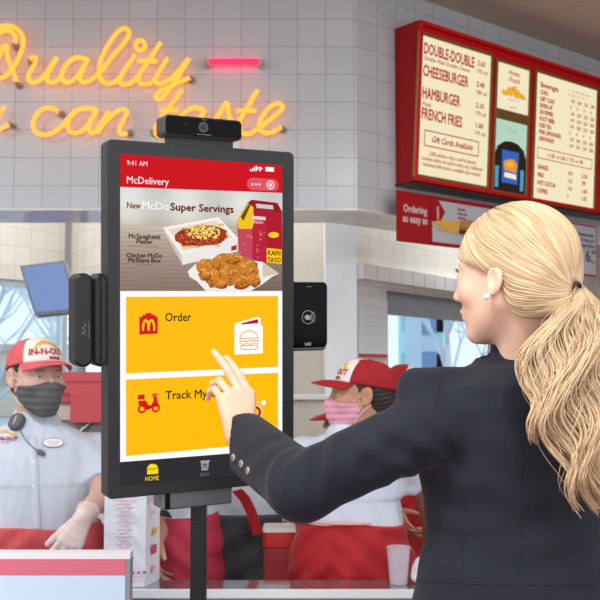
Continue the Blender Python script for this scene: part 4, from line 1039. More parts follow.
# left: barcode scanner in two slabs
for (ul, ur, vt, vb, z0, z1) in ((72.5, 90.5, 273.3, 366.5, -.034, .016), (91.8, 106.5, 273.3, 366.5, -.034, .010)):
    b, F, w, h = dev('', (ul, ur, vt, vb), z0, z1, .0155, None, kiosk, .005)
    s_ = b.build('card_reader' if ul < 80 else 'reader_bracket', mat('matt black reader shell', (24, 24, 25), .42, spec=.4), kiosk)
    if ul < 80:
        g = MB(); Fg = F.at(.004, -.018)
        g.path(Fg, [(.006, -.016), (.006, .014)], .0008, z1+.0008); g.path(Fg, [(.0, -.010), (-.006, -.006), (0, -.002), (-.006, .002), (0, .008), (-.004, .012)], .0008, z1+.0008); g.path(Fg, [(-.008, -.012), (-.008, .006)], .0006, z1+.0008)
        g.build('reader_mark', mat('grey reader print', (128, 128, 130), .5), s_)
    else:
        g = MB(); g.disc(F.at(0, h*.40), .0032, z1+.0008); g.build('peephole', mat('black hole', (6, 6, 6), .5), s_)
# right: contactless reader
b, F, w, h = dev('', (289, 328.5, 282.5, 351), -.036, -.006, .012, None, kiosk, .004); nfc = b.build('contactless_reader', KGR, kiosk)
g = MB(); Fn = F.at(.0005, .004); g.rslab(Fn, w-.003, h-.006, -.006, -.0045, .011, 2)
Fg = F.at(.0, -.001, -.0040); n_ = .013
g.ring(Fg, .0135, .0147, 0, 0, 30, R(35), R(325))
for k, r_ in enumerate((.005, .009, .013, .017)): g.ring(Fg.at(-.001, 0), r_, r_+.0012, .0, 0, 12, R(-42), R(42))
g.poly([Fg(x*.001, y*.001) for x, y in ((-8, -2), (-3, -6), (4, -5), (6, 0), (3, 4), (-4, 5), (-8, 2))])
g.text(F, 0, -h*.42, 'NFC', .0085, 1, -.0038, align='CENTER', bold=.0002)
for x in (-.003, .004): g.path(F, [(x, h*.44), (x+.004, h*.44)], .001, -.0038)
g.build('reader_glass', [mat('grey symbol print', (150, 150, 152), .4), mat('white symbol print', (215, 215, 215), .4), KBK], nfc)
# below: receipt printer
b, F, w, h = dev('', (163, 233, 489.5, 507.5), -.060, -.004, .004, None, kiosk, .003); 
pr = b.build('receipt_printer', KGR, kiosk)
g = MB(); g.box(F, -w/2+.006, -w/2+.016, -h*.42, h*.42, -.004, -.0025); g.build('paper_slot', KBK, pr)
# pole and base
pw = .0155
g = MB(); zt = KF(0, K(198, 486)[1], 0).z
pxy = P(198.5, 520, pq.y)
g.box(WORLD, pxy.x-pw, pxy.x+pw, pq.y-.012, pq.y+.03, .02, zt+.10); g.build('pole', mat('black pole', (17, 17, 19), .45, spec=.3), kiosk, bevel=.002)
g = MB(); g.rslab(Frame((pxy.x, pq.y, 0), kex*np.array([1, 1, 0]), (-kex[1], kex[0], 0), (0, 0, 1)), .46, .40, 0, .02, .03, 0, .003); g.build('base_plate', mat('black base', (34, 34, 36), .4), kiosk)
g = MB(); g.box(Frame(KF(K(198.5, 400)[0], KH*.12, -.042), KF.x, KF.y, KF.z), -.05, .05, 0, .3, -.02, 0); g.build('mounting_bracket', KFR, kiosk)
# ------------------------------------------------------------------ the customer
def build_woman():
    JACK = mat('navy wool blend', (27, 30, 41), .8, noise=.06, nscale=500, bump=.12, bscale=900, sheen=.08, spec=.25)
    SEAM = mat('navy seam thread', (20, 21, 28), .85)
    BL = mat('pale blue blouse', (190, 202, 220), .7)
    TR = mat('navy trousers', (30, 32, 42), .8)
    base = V(.384, 1.76, 0)
    root = thing('person', 'blonde woman with a long ponytail and navy blazer pointing at the kiosk screen', 'person', base)
    F2 = V(-.44, .9, 0).normalized(); L2 = V(0, 0, 1).cross(F2)     # her left points to the picture's left, towards us
    Bf = Frame(base, L2, F2, (0, 0, 1))
    def W(l, f, z): return base+L2*l+F2*f+V(0, 0, z)
    hc = P(512.5, 277.5, 1.70)
    fd = V(-.766, .643, -.08)
    Hd = frame_from(hc, fd, (0.02, 0, 1)); sc = .968
    Hs = lambda q: Hd(q[0]*sc, q[1]*sc, q[2]*sc)
    parts = []
    G = Grid((-.10, -.13, -.24), (.10, .135, .135), .0024); p = (G.X, G.Y, G.Z); d = head_sdf(p)
    nb = Hd.loc(W(-.008, .004, 1.50)); d = neck_ear(p, d, ((0, -.020, -.05), (nb[0], nb[1], -.22)), (.047, .050), -.010, .86)
    v, f = surface(G, d); v = v*sc; parts.append(TW(v, f, Hd))
    # left arm reaching to the screen
    sh = P(427, 428, 1.655); el = P(302, 487, 1.69); wr = P(241, 439, 1.945)
    dscr = KF.z*-1
    mcp = P(234.5, 381.5, 1.978)
    hd_ = (mcp-wr).normalized()
    side = KF.x
    nrm = (dscr*1.0+KF.y*.0+V(.0, 0, 0)).normalized()
    hand = hand_bones(wr, hd_, nrm, side, 1.04, curls=((10, 10, 6), (10, 10, 6), (34, 48, 40), (38, 44, 36)), yaws=(-19, -20, -16, -10), thumb=(.75, .12, .75), tcurl=(12, 15))
    # nudge along the view so that the fingertip meets the glass
    tip = hand[1][0][0][-1]; gap = (tip-KF.o).dot(KF.z); print('fingertip gap', gap, [round(x, 3) for x in tip])
    mv_ = [b for g in hand for b in g]
    for pts, rr in hand[1][:4]:
        for i in range(1, len(pts)):
            g_ = (pts[i]-KF.o).dot(KF.z)
            if g_ < rr[i]+.001: pts[i] = pts[i]+KF.z*(rr[i]+.001-g_)
    parts.append(limb_part([sh, el, wr], [.048, .040, .0265], hand, h=.0024))
    # right arm hanging
    sh2 = W(-.195, -.01, 1.43); el2 = W(-.235, -.02, 1.17); wr2 = W(-.225, .09, .94)
    hb2 = hand_bones(wr2, wr2-el2, L2, F2, .92, curls=((18, 26, 15), (20, 28, 15), (24, 30, 15), (28, 32, 15)))
    parts.append(limb_part([sh2, el2, wr2], [.048, .040, .027], hb2, h=.004))
    G = Grid((base.x-.33, base.y-.3, .05), (base.x+.33, base.y+.3, 1.54), .011); q = tolocal(G, Bf)
    t = loft(q, [.85, 1.0, 1.24, 1.38, 1.46, 1.50, 1.54], [.15, .155, .125, .15, .16, .07, .045], [.10, .10, .085, .10, .07, .055, .045])
    for s in (1, -1): t = smin(t, chain(q, [(.085*s, 0, .88), (.085*s, .01, .5), (.085*s, -.01, .10)], [.078, .052, .036]), .03)
    parts.append(surface(G, t))
    np_obj('body', parts, SKIN_L, root)
    # ---- blazer
    h = .0042
    G = Grid((-.045-.03, 1.42, .86), (.70, 2.02, 1.60), h)
    G = Grid((-.13, 1.42, .86), (.68, 2.05, 1.60), h)
    q = tolocal(G, Bf); p = (G.X, G.Y, G.Z)
    zs = [.87, 1.02, 1.12, 1.235, 1.32, 1.39, 1.44, 1.475, 1.497, 1.515, 1.535, 1.56]
    A = [.235, .226, .200, .172, .182, .190, .196, .186, .122, .074, .056, .048]
    B = [.150, .142, .128, .118, .130, .136, .132, .118, .098, .083, .073, .062]
    CY = [.0, .0, .0, .0, .0, .004, .008, .008, .004, .0, .0, .0]
    t = loft(q, zs, A, B, None, CY, e=2.35)
    # shoulder pads
    t = smin(t, rc(q, (.06, .008, 1.464), (.206, .006, 1.472), .045, .036), .024)
    t = smin(t, rc(q, (-.06, .008, 1.464), (-.206, .006, 1.472), .045, .036), .024)
    cuff_d = (wr-el).normalized()
    cuff = wr+cuff_d*(-.012)
    # left sleeve with its folds
    a1 = (el-sh).normalized(); a2 = cuff_d
    sl = smin(rc(p, sh+V(0, 0, .0), el, .060, .053), rc(p, el, cuff, .056, .056), .022)
    def fold(c, dr, lam, amp, rad, ph=0):
        c = Vector(c); dr = Vector(dr).normalized(); X, Y, Z = p[0]-c.x, p[1]-c.y, p[2]-c.z
        return amp*np.exp(-(X*X+Y*Y+Z*Z)/rad**2)*np.sin(2*math.pi*(X*dr.x+Y*dr.y+Z*dr.z)/lam+ph)
    up = V(0, 0, 1)
    sl = sl+fold(P(322, 462, 1.62), (a1+up*.5), .040, .0050, .055)+fold(P(285, 470, 1.66), (a2*1+up*-.5), .045, .0030, .05, 1.2)
    sl = sl+fold(P(370, 430, 1.60), (a1*.6+up*1.0), .060, .0035, .07, .6)+fold(P(400, 455, 1.60), (a1*1.0-up*.8), .050, .0040, .06, 2.0)+fold(P(262, 452, 1.75), (a2+up*.7), .07, .0018, .06, .4)
    cd = (p[0]-cuff.x)*cuff_d.x+(p[1]-cuff.y)*cuff_d.y+(p[2]-cuff.z)*cuff_d.z
    sl = np.maximum(sl, cd)
    # hollow mouth of the cuff
    sl = np.maximum(sl, -rc(p, cuff-cuff_d*.03, cuff+cuff_d*.06, .050, .050))
    t = smin(t, sl, .028)
    t = smin(t, smin(rc(p, sh2, el2, .062, .055), rc(p, el2, wr2-(wr2-el2).normalized()*.01, .055, .046), .02), .022)
    t = t+fold(P(420, 470, 1.62), (.8, 0, .6), .045, .0030, .08)+fold(P(470, 520, 1.62), (.15, 0, 1), .075, .0022, .12)+fold(P(560, 520, 1.66), (-.2, 0, 1), .07, .0022, .12, 1)
    t = t+fold(P(440, 400, 1.6), (.9, 0, .5), .08, .0018, .08, .5)+.0009*np.sin(q[2]*40+q[0]*25)*np.sin(q[0]*33)
    # centre-back hollow
    t = t+.006*np.exp(-(q[0]/.03)**2)*np.exp(-((q[2]-1.24)/.12)**2)*(q[1] < 0)
    t = smax(t, -rc(q, (0, .02, 1.50), (0, .035, 1.62), .056, .060), .004)
    v, f = surface(G, t.astype(np.float32)); jk = np_obj('blazer', [(v, f)], JACK, root)
    bv = BVHTree.FromPolygons([tuple(x) for x in v], [tuple(x) for x in f])
    def proj(u, vv):
        r = bv.ray_cast(CAMP, ray(u, vv).normalized()); return r[0], r[1]
    def seam(name, pts, rr=.0010, off=.0, m=SEAM, n=6):
        sp = cr_spline(pts, n); out = []
        for x, y in sp:
            l, nn = proj(x, y)
            if l is None: continue
            if nn.dot(ray(x, y)) > 0: nn = -nn
            out.append(l+nn*off)
        if len(out) > 2:
            mb = MB(); mb.tube(out, rr, sides=6); return mb.build(name, m, jk, smooth=True)
    seam('seam', [(524, 372), (523, 420), (522, 480), (520, 540), (519, 612)])
    seam('seam', [(441, 378), (436, 405), (431, 435), (424, 470)], .0012)
    seam('seam', [(440, 420), (456, 455), (464, 510), (463, 560), (461, 612)], .0009)
    seam('seam', [(418, 581), (460, 583), (520, 585), (596, 584)], .0012)
    # collar roll
    mb = MB(); n = 44; vs = []
    prof = [(.010, .054), (.021, .057), (.021, .064), (.006, .076), (-.022, .086), (-.038, .092), (-.038, .086), (.0, .066)]
    for i in range(n+1):
        a = R(78+204*i/n); bk = min(1, max(0, .6-.6*math.cos(a))); en = min(1, 6*min(i, n-i)/n+.15)
        for z_, r_ in prof:
            c = W(-.006, .004, 1.530+.020*bk); r_ = .056+(r_-.056)*en
            vs.append(c+L2*math.sin(a)*r_*.95+F2*math.cos(a)*r_*.94+V(0, 0, z_-.016*(1-bk)-(.25*abs(math.sin(a))*(r_-.058))))
    m = len(prof); mb.add(vs, [(i*m+j, i*m+(j+1) % m, (i+1)*m+(j+1) % m, (i+1)*m+j) for i in range(n) for j in range(m)])
    mb.build('collar', JACK, jk, smooth=True)
    mb = MB(); vs = []
    for i in range(n+1):
        a = R(40+280*i/n)
        for z_, r_ in ((-.02, .053), (.016, .0525), (.017, .0545), (-.02, .056)):
            c = W(-.006, .006, 1.547+.008*max(0, -math.cos(a))); vs.append(c+L2*math.sin(a)*r_+F2*math.cos(a)*r_*.98+V(0, 0, z_-.016*math.cos(a)))
    mb.add(vs, [(i*4+j, i*4+(j+1) % 4, (i+1)*4+(j+1) % 4, (i+1)*4+j) for i in range(n) for j in range(4)])
    mb.build('blouse_collar', BL, root, smooth=True)
    # buttons on the cuff
    for (u, vv) in ((234, 457.5), (241.8, 463.8), (248.5, 470.5)):
        l, nn = proj(u, vv)
        if l is None: continue
        if nn.dot(ray(u, vv)) > 0: nn = -nn
        nn = nn.normalized(); x = nn.orthogonal().normalized(); Fb = Frame(l+nn*.0005, x, nn.cross(x), nn)
        b = MB(); C = [(math.cos(R(18*k)), math.sin(R(18*k))) for k in range(20)]
        b.prism(Fb, [(.0068*x_, .0068*y_) for x_, y_ in C], -.001, .0028, 0, .0008); b.disc(Fb, .0038, .0030, 1); b.disc(Fb, .0014, .0034, 0)
        b.build('cuff_button', [mat('pearly metal button', (206, 196, 190), .25, metal=.5), mat('dark button centre', (92, 80, 72), .4)], jk, smooth=False)
    # pocket flap low at the side
    mb = MB(); pts = []
    for (u, vv) in ((409, 600), (470, 606), (470, 622), (409, 618)):
        l, nn = proj(u, vv)
        if l is not None: pts.append(l-ray(u, vv).normalized()*.004)
    # trousers, shoes
    G = Grid((base.x-.3, base.y-.3, .07), (base.x+.3, base.y+.3, 1.02), .009); q = tolocal(G, Bf)
    t = loft(q, [.84, .92, 1.01], [.18, .185, .165], [.135, .13, .115])
    for s in (1, -1): t = smin(t, chain(q, [(.088*s, 0, .88), (.09*s, .01, .5), (.09*s, -.01, .12)], [.092, .066, .056]), .03)
    t = np.maximum(t, .10-q[2]); v, f = surface(G, t.astype(np.float32)); np_obj('trousers', [(v, f)], TR, root)
    for s in (1, -1):
        G = Grid((-.06, -.1, 0), (.06, .2, .16), .005); p2 = (G.X, G.Y, G.Z)
        t = smin(rc(p2, (0, -.03, .10), (0, .09, .035), .036, .034), rc(p2, (0, .09, .035), (0, .15, .025), .034, .022), .02)
        t = np.minimum(t, rc(p2, (0, -.045, .09), (0, -.05, .005), .02, .008)); t = np.maximum(t, .003-p2[2])
        v, f = surface(G, t.astype(np.float32)); np_obj('shoe', [TW(v, f, Frame(W(.09*s, 0, 0), L2, F2, (0, 0, 1)))], SHOE, root)
    # ---- face details
    for s in (1, -1):
        eb = MB(); eb.ellipsoid(Frame(Hs((.031*s, .0785, .007)), Hd.x, Hd.y, Hd.z), .012, .012, .012, 0, 20, 14)
        eb.disc(Frame(Hs((.031*s, .0908, .0065)), Hd.x, Hd.z), .0054, m=1); eb.build('eye', [EYEW, mat('blue iris', (70, 96, 120), .2)], root, smooth=True)
        bb = MB(); bb.tube([Hs((x*s, y, z)) for x, y, z in cr_spline([(.016, .097, .020), (.030, .0945, .025), (.046, .083, .022)], 5)], [.001]+[.0016]*9+[.0008], sides=6)
        bb.build('eyebrow', mat('fair eyebrow hair', (150, 112, 76), .6), root, smooth=True)
        lb = MB()
        for k in range(9):
            a = -1+2*k/8; x = .031+.012*a; y = .0905-.004*a*a-.002*max(0, a)*2; z = .0105-.002*a*a
            lb.tube([Hs((x*s, y, z)), Hs(((x+.0015*a)*s, y+.003, z+.0005)), Hs(((x+.003*a)*s, y+.0048, z+.002))], [.0005, .0004, .0001], sides=4)
        lb.build('eyelashes', mat('lash', (60, 44, 36), .6), root)
        ring_ = MB(); q_ = Hs((.086*s, .006, -.039)); ring_.ellipsoid(Frame(q_, Hd.x, Hd.y, Hd.z), .0058, .0058, .0058, 0, 16, 12)
        ring_.build('pearl_earring', mat('pearl', (240, 234, 226), .15, coat=.6), root, smooth=True)
    # ---- hair
    hairm = attr_mat('blonde hair strands', .5, spec=.3, sheen=.1)
    tones = [(228, 198, 156), (218, 182, 138), (240, 214, 176), (206, 168, 124), (234, 206, 164), (194, 156, 114), (246, 228, 194), (212, 174, 130), (226, 190, 144), (180, 142, 104)]
    tones = [tuple(.55*x+.45*m_ for x, m_ in zip(t_, (214, 185, 148))) for t_ in tones]
    rg = random.Random(11)
    # scalp shell
    G = Grid((-.115, -.145, -.10), (.115, .125, .15), .003); p3 = (G.X, G.Y, G.Z)
    SR = (.0845, .108, .099); SCN = (0, -.015, .030)
    sh_ = ell(p3, SCN, SR); sh_ = smin(sh_, rc((np.abs(p3[0]), p3[1], p3[2]), (.03, -.062, -.012), (.008, -.084, -.036), .045, .028), .03)
    sh_ = smin(sh_, rc((np.abs(p3[0]), p3[1], p3[2]), (.035, -.045, -.040), (.01, -.080, -.050), .034, .026), .03)
    # hairline: keep what lies above and behind it
    ax = np.abs(p3[0])
    line = np.interp(ax, [0, .03, .055, .075, .09], [.090, .088, .078, .056, .040])       # forward limit by side distance
    yl = line-np.clip(np.interp(ax, [0, .04, .08], [.056, .046, .036])-p3[2], 0, .048)*np.interp(ax, [0, .05, .08], [1.9, 1.6, 1.5])-np.maximum(0, -.012-p3[2])*.45
    sh_ = smax(sh_, (p3[1]-yl)*.8-np.maximum(0, p3[2]-.07)*1.2, .006)
    sh_ = np.maximum(sh_, -ell((ax, p3[1], p3[2]), (.086, -.004, -.020), (.024, .021, .030)))
    sh_ = np.maximum(sh_, -(p3[2]+.078+.2*(p3[1]+.07)))
    v, f = surface(G, sh_.astype(np.float32)); v = v*sc
    hs = np_obj('hair', [TW(v, f, Hd)], mat('blonde under hair', (206, 176, 136), .5, noise=.14, nscale=60, bump=.3, bscale=120, stretch=(1, 1, 3)), root)
    hv, hf = TW(v, f, Hd); hb = BVHTree.FromPolygons([tuple(x) for x in hv], [tuple(x) for x in hf])
    cen = Hs((0, -.02, .02)); T = Hs((0.004, -.108, -.040)); print('tie', [round(x, 3) for x in T])
    def outer(dv, lift):
        r = hb.ray_cast(cen+dv*.3, -dv)
        return (r[0] if r[0] is not None else cen+dv*.09)+dv*lift
    mb = MB()
    def strand(pts, r0, tone=None, sides=5, taper=True):
        n = len(pts); c = tone or rg.choice(tones); g = rg.uniform(.88, 1.03); mb.cc = lin([min(255, x*g) for x in c])
        rr = [r0*(.35+.65*math.sin(math.pi*min(1, (i+.6)/n*1.02))**.5) if taper else r0 for i in range(n)]
        mb.tube(pts, rr, sides=sides)
    Td = (T-cen).normalized()
    # locks follow the comb lines over the shell: down the temples in front, then back to the tie
    Lv, Fv, Uv = Hd.x, Hd.y, Hd.z
    def flow(p_):
        a, b, c_ = Hd.loc(p_); a /= sc; b /= sc; c_ /= sc
        to = (T-p_).normalized(); s_ = 1 if a > 0 else -1
        w = min(1, max(0, (b+.012)/.055)); top = min(1, max(0, (c_-.06)/.05))
        fr = (Uv*-.75+Lv*s_*(.9*top+.15)+Fv*(-.25-.25*(1-top))).normalized()
        return to*(1-w)+fr*w
    nv = [i for i in range(len(hv))]
    def trace(p0, n, lift, r0, tone):
        pts = []; q_ = p0
        for i in range(n):
            l, nn, _, _ = hb.find_nearest(q_)
            if l is None: break
            if nn.dot(l-cen) < 0: nn = -nn
            k = i/(n-1); pts.append(l+nn*(lift*math.sin(math.pi*min(1, k*.92+.08))**.5+.0004))
            d_ = flow(l); d_ = (d_-nn*d_.dot(nn))
            if d_.length < 1e-4 or (T-l).length < .022: break
            q_ = l+d_.normalized()*.0062
        if len(pts) > 4: strand(pts, r0, tone)
    ts = {}
    for k in range(3400):
        i = rg.randrange(len(hv)); p0 = Vector(hv[i]); a, b, c_ = Hd.loc(p0)
        if a < -.03 and rg.random() < .45: continue
        ck = (round(math.atan2(c_+.01, b+.02)*7), a > 0)
        if ck not in ts: ts[ck] = rg.choice(tones)
        trace(p0, rg.randint(10, 24), rg.uniform(.0002, .0022), rg.uniform(.0010, .0022), ts[ck] if rg.random() < .5 else None)
    mb.build('hair_locks', hairm, hs, smooth=True)
    # tie
    tb = MB(); td = (T-cen).normalized(); x = td.cross(V(0, 0, 1)).normalized(); y = x.cross(td)
    for k in range(2): tb.tube([T+td*(.003+.0035*k)+(x*math.cos(a)*.0145+y*math.sin(a)*.0185) for a in [R(15*j) for j in range(24)]], .0022, sides=8, closed=True)
    tb.build('hair_tie', mat('dark elastic band', (38, 34, 36), .6), hs, smooth=True)
    # ponytail
    mb = MB()
    def PT(u, vv, dd): return P(u, vv, dd)
    # centre line and half width of the tail in the hanging plane, (v, u centre, half width, depth)
    CL = [(285, 577, 6, 1.640), (300, 580, 16, 1.615), (322, 572, 30, 1.595), (350, 568, 38, 1.575), (385, 564, 42, 1.560), (420, 568, 38, 1.555), (450, 574, 34, 1.555), (480, 580, 30, 1.555), (507, 586, 22, 1.56)]
    cl = np.array([(a, b, c, d_) for a, b, c, d_ in CL], float)
    def tail(off, dz, length, amp, lam, ph, r0, tone=None, curl=0.0, n=46):
        pts = []
        for i in range(n):
            k = i/(n-1); vv = 285+(length-285)*k
            uc = np.interp(vv, cl[:, 0], cl[:, 1]); hw = np.interp(vv, cl[:, 0], cl[:, 2]); de = np.interp(vv, cl[:, 0], cl[:, 3])
            g = min(1, k*4); wv = math.sin((vv-285)/lam*2*math.pi+ph)
            u = uc+hw*off+amp*g*wv+curl*max(0, k-.85)**1.3*60
            thick = hw/1000*de*.55
            d_ = de+dz*thick+amp/1000*1.2*g*math.cos((vv-285)/lam*2*math.pi+ph)
            pts.append(PT(u, vv-curl*max(0, k-.9)*20*0, d_))
        strand(pts, r0, tone, sides=5)
    for k in range(36):      # thick locks
        off = -1+2*(k+.5)/36; grp = k//4
        ph = -.8+grp*.75+.6*math.sin(k*1.3); L = rg.uniform(430, 512) if off > -.6 else rg.uniform(400, 440)
        tone = rg.choice(tones)
        for j in range(40):
            tail(off+rg.uniform(-.10, .10), rg.uniform(-1, 1)*math.sqrt(max(.05, 1-off*off)), L+rg.uniform(-22, 8), 8.6+rg.uniform(-1.4, 1.4), 86, ph+rg.uniform(-.35, .35), rg.uniform(.0007, .0015), tone if rg.random() < .55 else None, curl=rg.uniform(.2, 1.6)*(1 if grp % 2 else .4))
    for k in range(60):      # loose wisps
        off = rg.uniform(-1.12, 1.1); tail(off, rg.uniform(-1, .4), rg.uniform(360, 470 if off < -.8 else 512), rg.uniform(5, 10), rg.uniform(70, 110), rg.uniform(0, 6.28), rg.uniform(.0004, .0007))
    mb.build('ponytail', hairm, hs, smooth=True)
    return root
build_woman()
# ------------------------------------------------------------------ the staff
# order taker at the left, facing us and looking to the picture's right
D = 3.50
u0 = 36.5
bx = P(u0, 372, D)
Lsh = None
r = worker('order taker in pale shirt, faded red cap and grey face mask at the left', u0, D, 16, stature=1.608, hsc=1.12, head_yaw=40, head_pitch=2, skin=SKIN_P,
           cap='hazed', mask=MASKG, apron=APRON_HAZE, apron_z=(.62, .985), wide=1.22, hd=.0028, res=.0055, eyes=True, cap_tilt=-11,
           arms=dict(L=dict(e=P(104, 494, 3.46), w=P(84, 516, 3.22), d=V(-.055, -.035, -.12), n=V(-.25, .9, -.3), s=V(-1, 0, 0), curls=((8, 12, 8), (6, 10, 8), (4, 8, 6), (2, 8, 6)), yaws=(14, 4, -5, -13), thumb=(.95, .5, .1)),
                     R=dict(e=P(-50, 505, 3.42), w=P(-28, 560, 3.30), d=None)))
root, Hd, W, sl, hands, Bf, zh = r
# glove on the left hand
hb = hands[0]; al = [q for b in hb[0]+hb[1] for q in b[0]]; wv = Vector(sl[0][2]); ev = Vector(sl[0][1])
lo = [min(q[i] for q in al+[wv])-.04 for i in range(3)]; hi = [max(q[i] for q in al+[wv])+.04 for i in range(3)]
G = Grid(lo, hi, .0026); p = (G.X, G.Y, G.Z); d = hand_sdf(p, *hb); a = (wv-ev).normalized()
d = smin(d, rc(p, wv-a*.035, wv, .032, .028), .012)-.0022
d = d+.0006*np.sin(p[0]*140+p[2]*90)*np.sin(p[2]*120)
v, f = surface(G, d.astype(np.float32)); go = np_obj('glove', [(v, f)], GLOVE, root)
cb = MB(); x = a.orthogonal().normalized(); y = a.cross(x); c = wv-a*.040
cb.tube([c+(x*math.cos(t)+y*math.sin(t))*(.0345+.002*math.sin(3*t)) for t in [2*math.pi*k/24 for k in range(24)]], .003, sides=6, closed=True); cb.build('glove_cuff', GLOVE, go, smooth=True)
# badge, shirt logo, headset
def on_shirt(u, v, off=.004, D0=None):
    sh = [o for o in root.children if o.name.startswith('shirt')][0]
    me = sh.data; of = wloc(sh); bv = getattr(on_shirt, 'bv', None)
    if bv is None:
        bv = BVHTree.FromPolygons([tuple(x.co+of) for x in me.vertices], [tuple(q.vertices) for q in me.polygons]); on_shirt.bv = bv
    rr = bv.ray_cast(CAMP, ray(u, v).normalized())
    if rr[0] is None: q = P(u, v, 3.3); return q, V(0, -1, 0)
    n = rr[1] if rr[1].dot(ray(u, v)) < 0 else -rr[1]
    return rr[0]+n*off, n
q, n = on_shirt(53, 443, .005); x = V(0, 0, 1).cross(n).normalized(); Fb = Frame(q, x, n.cross(x), n)
b = MB(); C = [(math.cos(R(15*k)), math.sin(R(15*k))) for k in range(24)]; b.prism(Fb, [(.036*a_, .017*c_) for a_, c_ in C], -.003, .002, 0, .001); b.prism(Fb, [(.033*a_, .014*c_) for a_, c_ in C], .002, .0025, 1)
b.text(Fb, 0, -.001, 'IN-N-OUT', .009, 2, .003, align='CENTER'); b.text(Fb, 0, -.009, 'BURGER', .007, 2, .003, align='CENTER')
b.build('name_badge', [mat('grey badge rim', (150, 156, 172), .4), NAMET, SPK], root)
q, n = on_shirt(5, 438, .003); x = V(0, 0, 1).cross(n).normalized(); Fb = Frame(q, x, n.cross(x), n)
b = MB(); b.text(Fb, 0, -.010, 'IN-N-OUT', .020, 0, 0, align='CENTER', bold=.001); b.text(Fb, .006, -.020, 'BURGER', .009, 0, 0, align='CENTER')
b.path(Fb, [(-.035, .008), (-.03, .024), (.0, .024), (.03, .010), (.036, .016)], .007, 0, 1); b.build('shirt_logo', [CAPT, CAPY], root)
q, n = on_shirt(18.5, 424, .012); x = V(0, 0, 1).cross(n).normalized(); Fb = Frame(q, x, n.cross(x), n)
b = MB(); b.rslab(Fb, .052, .062, -.014, .014, .022, 0, .005); b.rslab(Fb.at(0, 0), .006, .034, .014, .016, .003, 1)
b.build('headset_earpiece', [mat('dark grey foam', (92, 94, 96), .8, bump=.5, bscale=150), mat('pale headset trim', (160, 160, 158), .5)], root)
b = MB(); pts = [on_shirt(u, v, .010)[0] for u, v in ((21, 432), (26, 441), (32, 447), (37, 451))]; b.tube([Vector(x) for x in cr_spline([tuple(z) for z in pts], 5)], .0018, sides=6)
b.ellipsoid(Frame(on_shirt(41, 453, .012)[0], V(.85, 0, -.5), V(.5, 0, .85)), .017, .009, .009); b.build('headset_microphone', mat('grey microphone', (98, 100, 104), .7), root, smooth=True)

pk = MB(); pts = [on_shirt(u, v, .0012)[0] for u, v in ((31, 436), (32, 452), (33, 470), (34, 490), (35, 512), (36, 530))]; sp = [Vector(x) for x in cr_spline([tuple(z) for z in pts], 4)]
pk.add([q+V(dx, 0, 0) for q in sp for dx in (-.016, .016)], [(2*i, 2*i+1, 2*i+3, 2*i+2) for i in range(len(sp)-1)]); po = pk.build('placket', SHIRT, root, smooth=True); m_ = po.modifiers.new('s', 'SOLIDIFY'); m_.thickness = .002
for v_ in (462, 486, 510):
    q, n = on_shirt(33.5, v_, .0045); x = V(0, 0, 1).cross(n).normalized(); Fb = Frame(q, x, n.cross(x), n); b = MB(); b.prism(Fb, [(.0055*a_, .0055*c_) for a_, c_ in C], -.002, .001, 0, .0004); b.build('button', NAMET, root)

# capped worker in the middle, seen from behind, facing left
D = 3.48
r2 = worker('worker in red and white cap and pink mask facing left behind the blazer sleeve', 350, D, 152+0, stature=1.545, shz=.05, head_yaw=-88, head_pitch=2, mask=MASKP, wide=1.08, hd=.0028, cap_tilt=-12,
            headdx=(.028, 0), arms=dict(L=dict(e=P(290, 476, 3.50), w=P(308, 518, 3.60), d=None), R=dict(e=P(426, 484, 3.48), w=P(432, 540, 3.66), d=None)), apron_z=(.64, 1.04), res=.0055)
root, Hd, W, sl, hands, Bf, zh = r2
b = MB(); pts = []
for k in range(15):
    a = R(180-40+80*k/14); pts.append(base_ := W(.20*math.sin(a), .147*math.cos(a)-.004, .995+.01*k/14))
b.tube(pts, .0045, sides=6); b.build('apron_tie', mat('pale pink tie', (222, 150, 150), .8), root, smooth=True)
# worker whose red visor shows beside the pink mask
worker('worker whose red cap brim shows just below the pink mask', 356, 4.55, -95, stature=1.415, head_yaw=-95, head_pitch=6, hd=.004, res=.009)
# worker whose white cap front peeks over the blazer shoulder
worker('worker with white fronted cap peeking over the blazer shoulder', 402, 5.0, 30, stature=1.535, head_yaw=42, head_pitch=8, hd=.004, res=.009, wide=.95,
       arms=dict(L=dict(e=P(440, 475, 4.9), w=P(430, 510, 4.75), d=None), R=dict(e=P(378, 468, 4.9), w=P(396, 508, 4.75), d=None)))
# worker with a wristband behind the bag
r5 = worker('worker in red apron with black wristband standing behind the paper bag', 172, 3.58, -20, stature=1.60, head_yaw=-25, apron=mat('deep rose apron cloth', (176, 44, 66), .75, noise=.05, bump=.2, bscale=50), hd=.004, res=.008, wide=.92,
            arms=dict(R=dict(e=P(170, 492, 3.54), w=P(160, 534, 3.44), d=V(-.01, -.05, -.12), n=V(1, 0, 0), s=V(0, -1, 0)), L=dict(e=P(218, 470, 3.52), w=P(192, 486, 3.42), d=V(-.05, -.08, .03))))
root, Hd, W, sl, hands, Bf, zh = r5
s_, e_, w_ = sl[1]; e_ = Vector(e_); w_ = Vector(w_); a = (w_-e_).normalized(); x = a.orthogonal().normalized(); y = a.cross(x); b = MB()
for k in range(3): c = e_.lerp(w_, .60+.035*k); b.tube([c+(x*math.cos(t)+y*math.sin(t))*.0375 for t in [2*math.pi*j/20 for j in range(20)]], .005, sides=6, closed=True)
b.build('wristband', BLACKP, root, smooth=True)
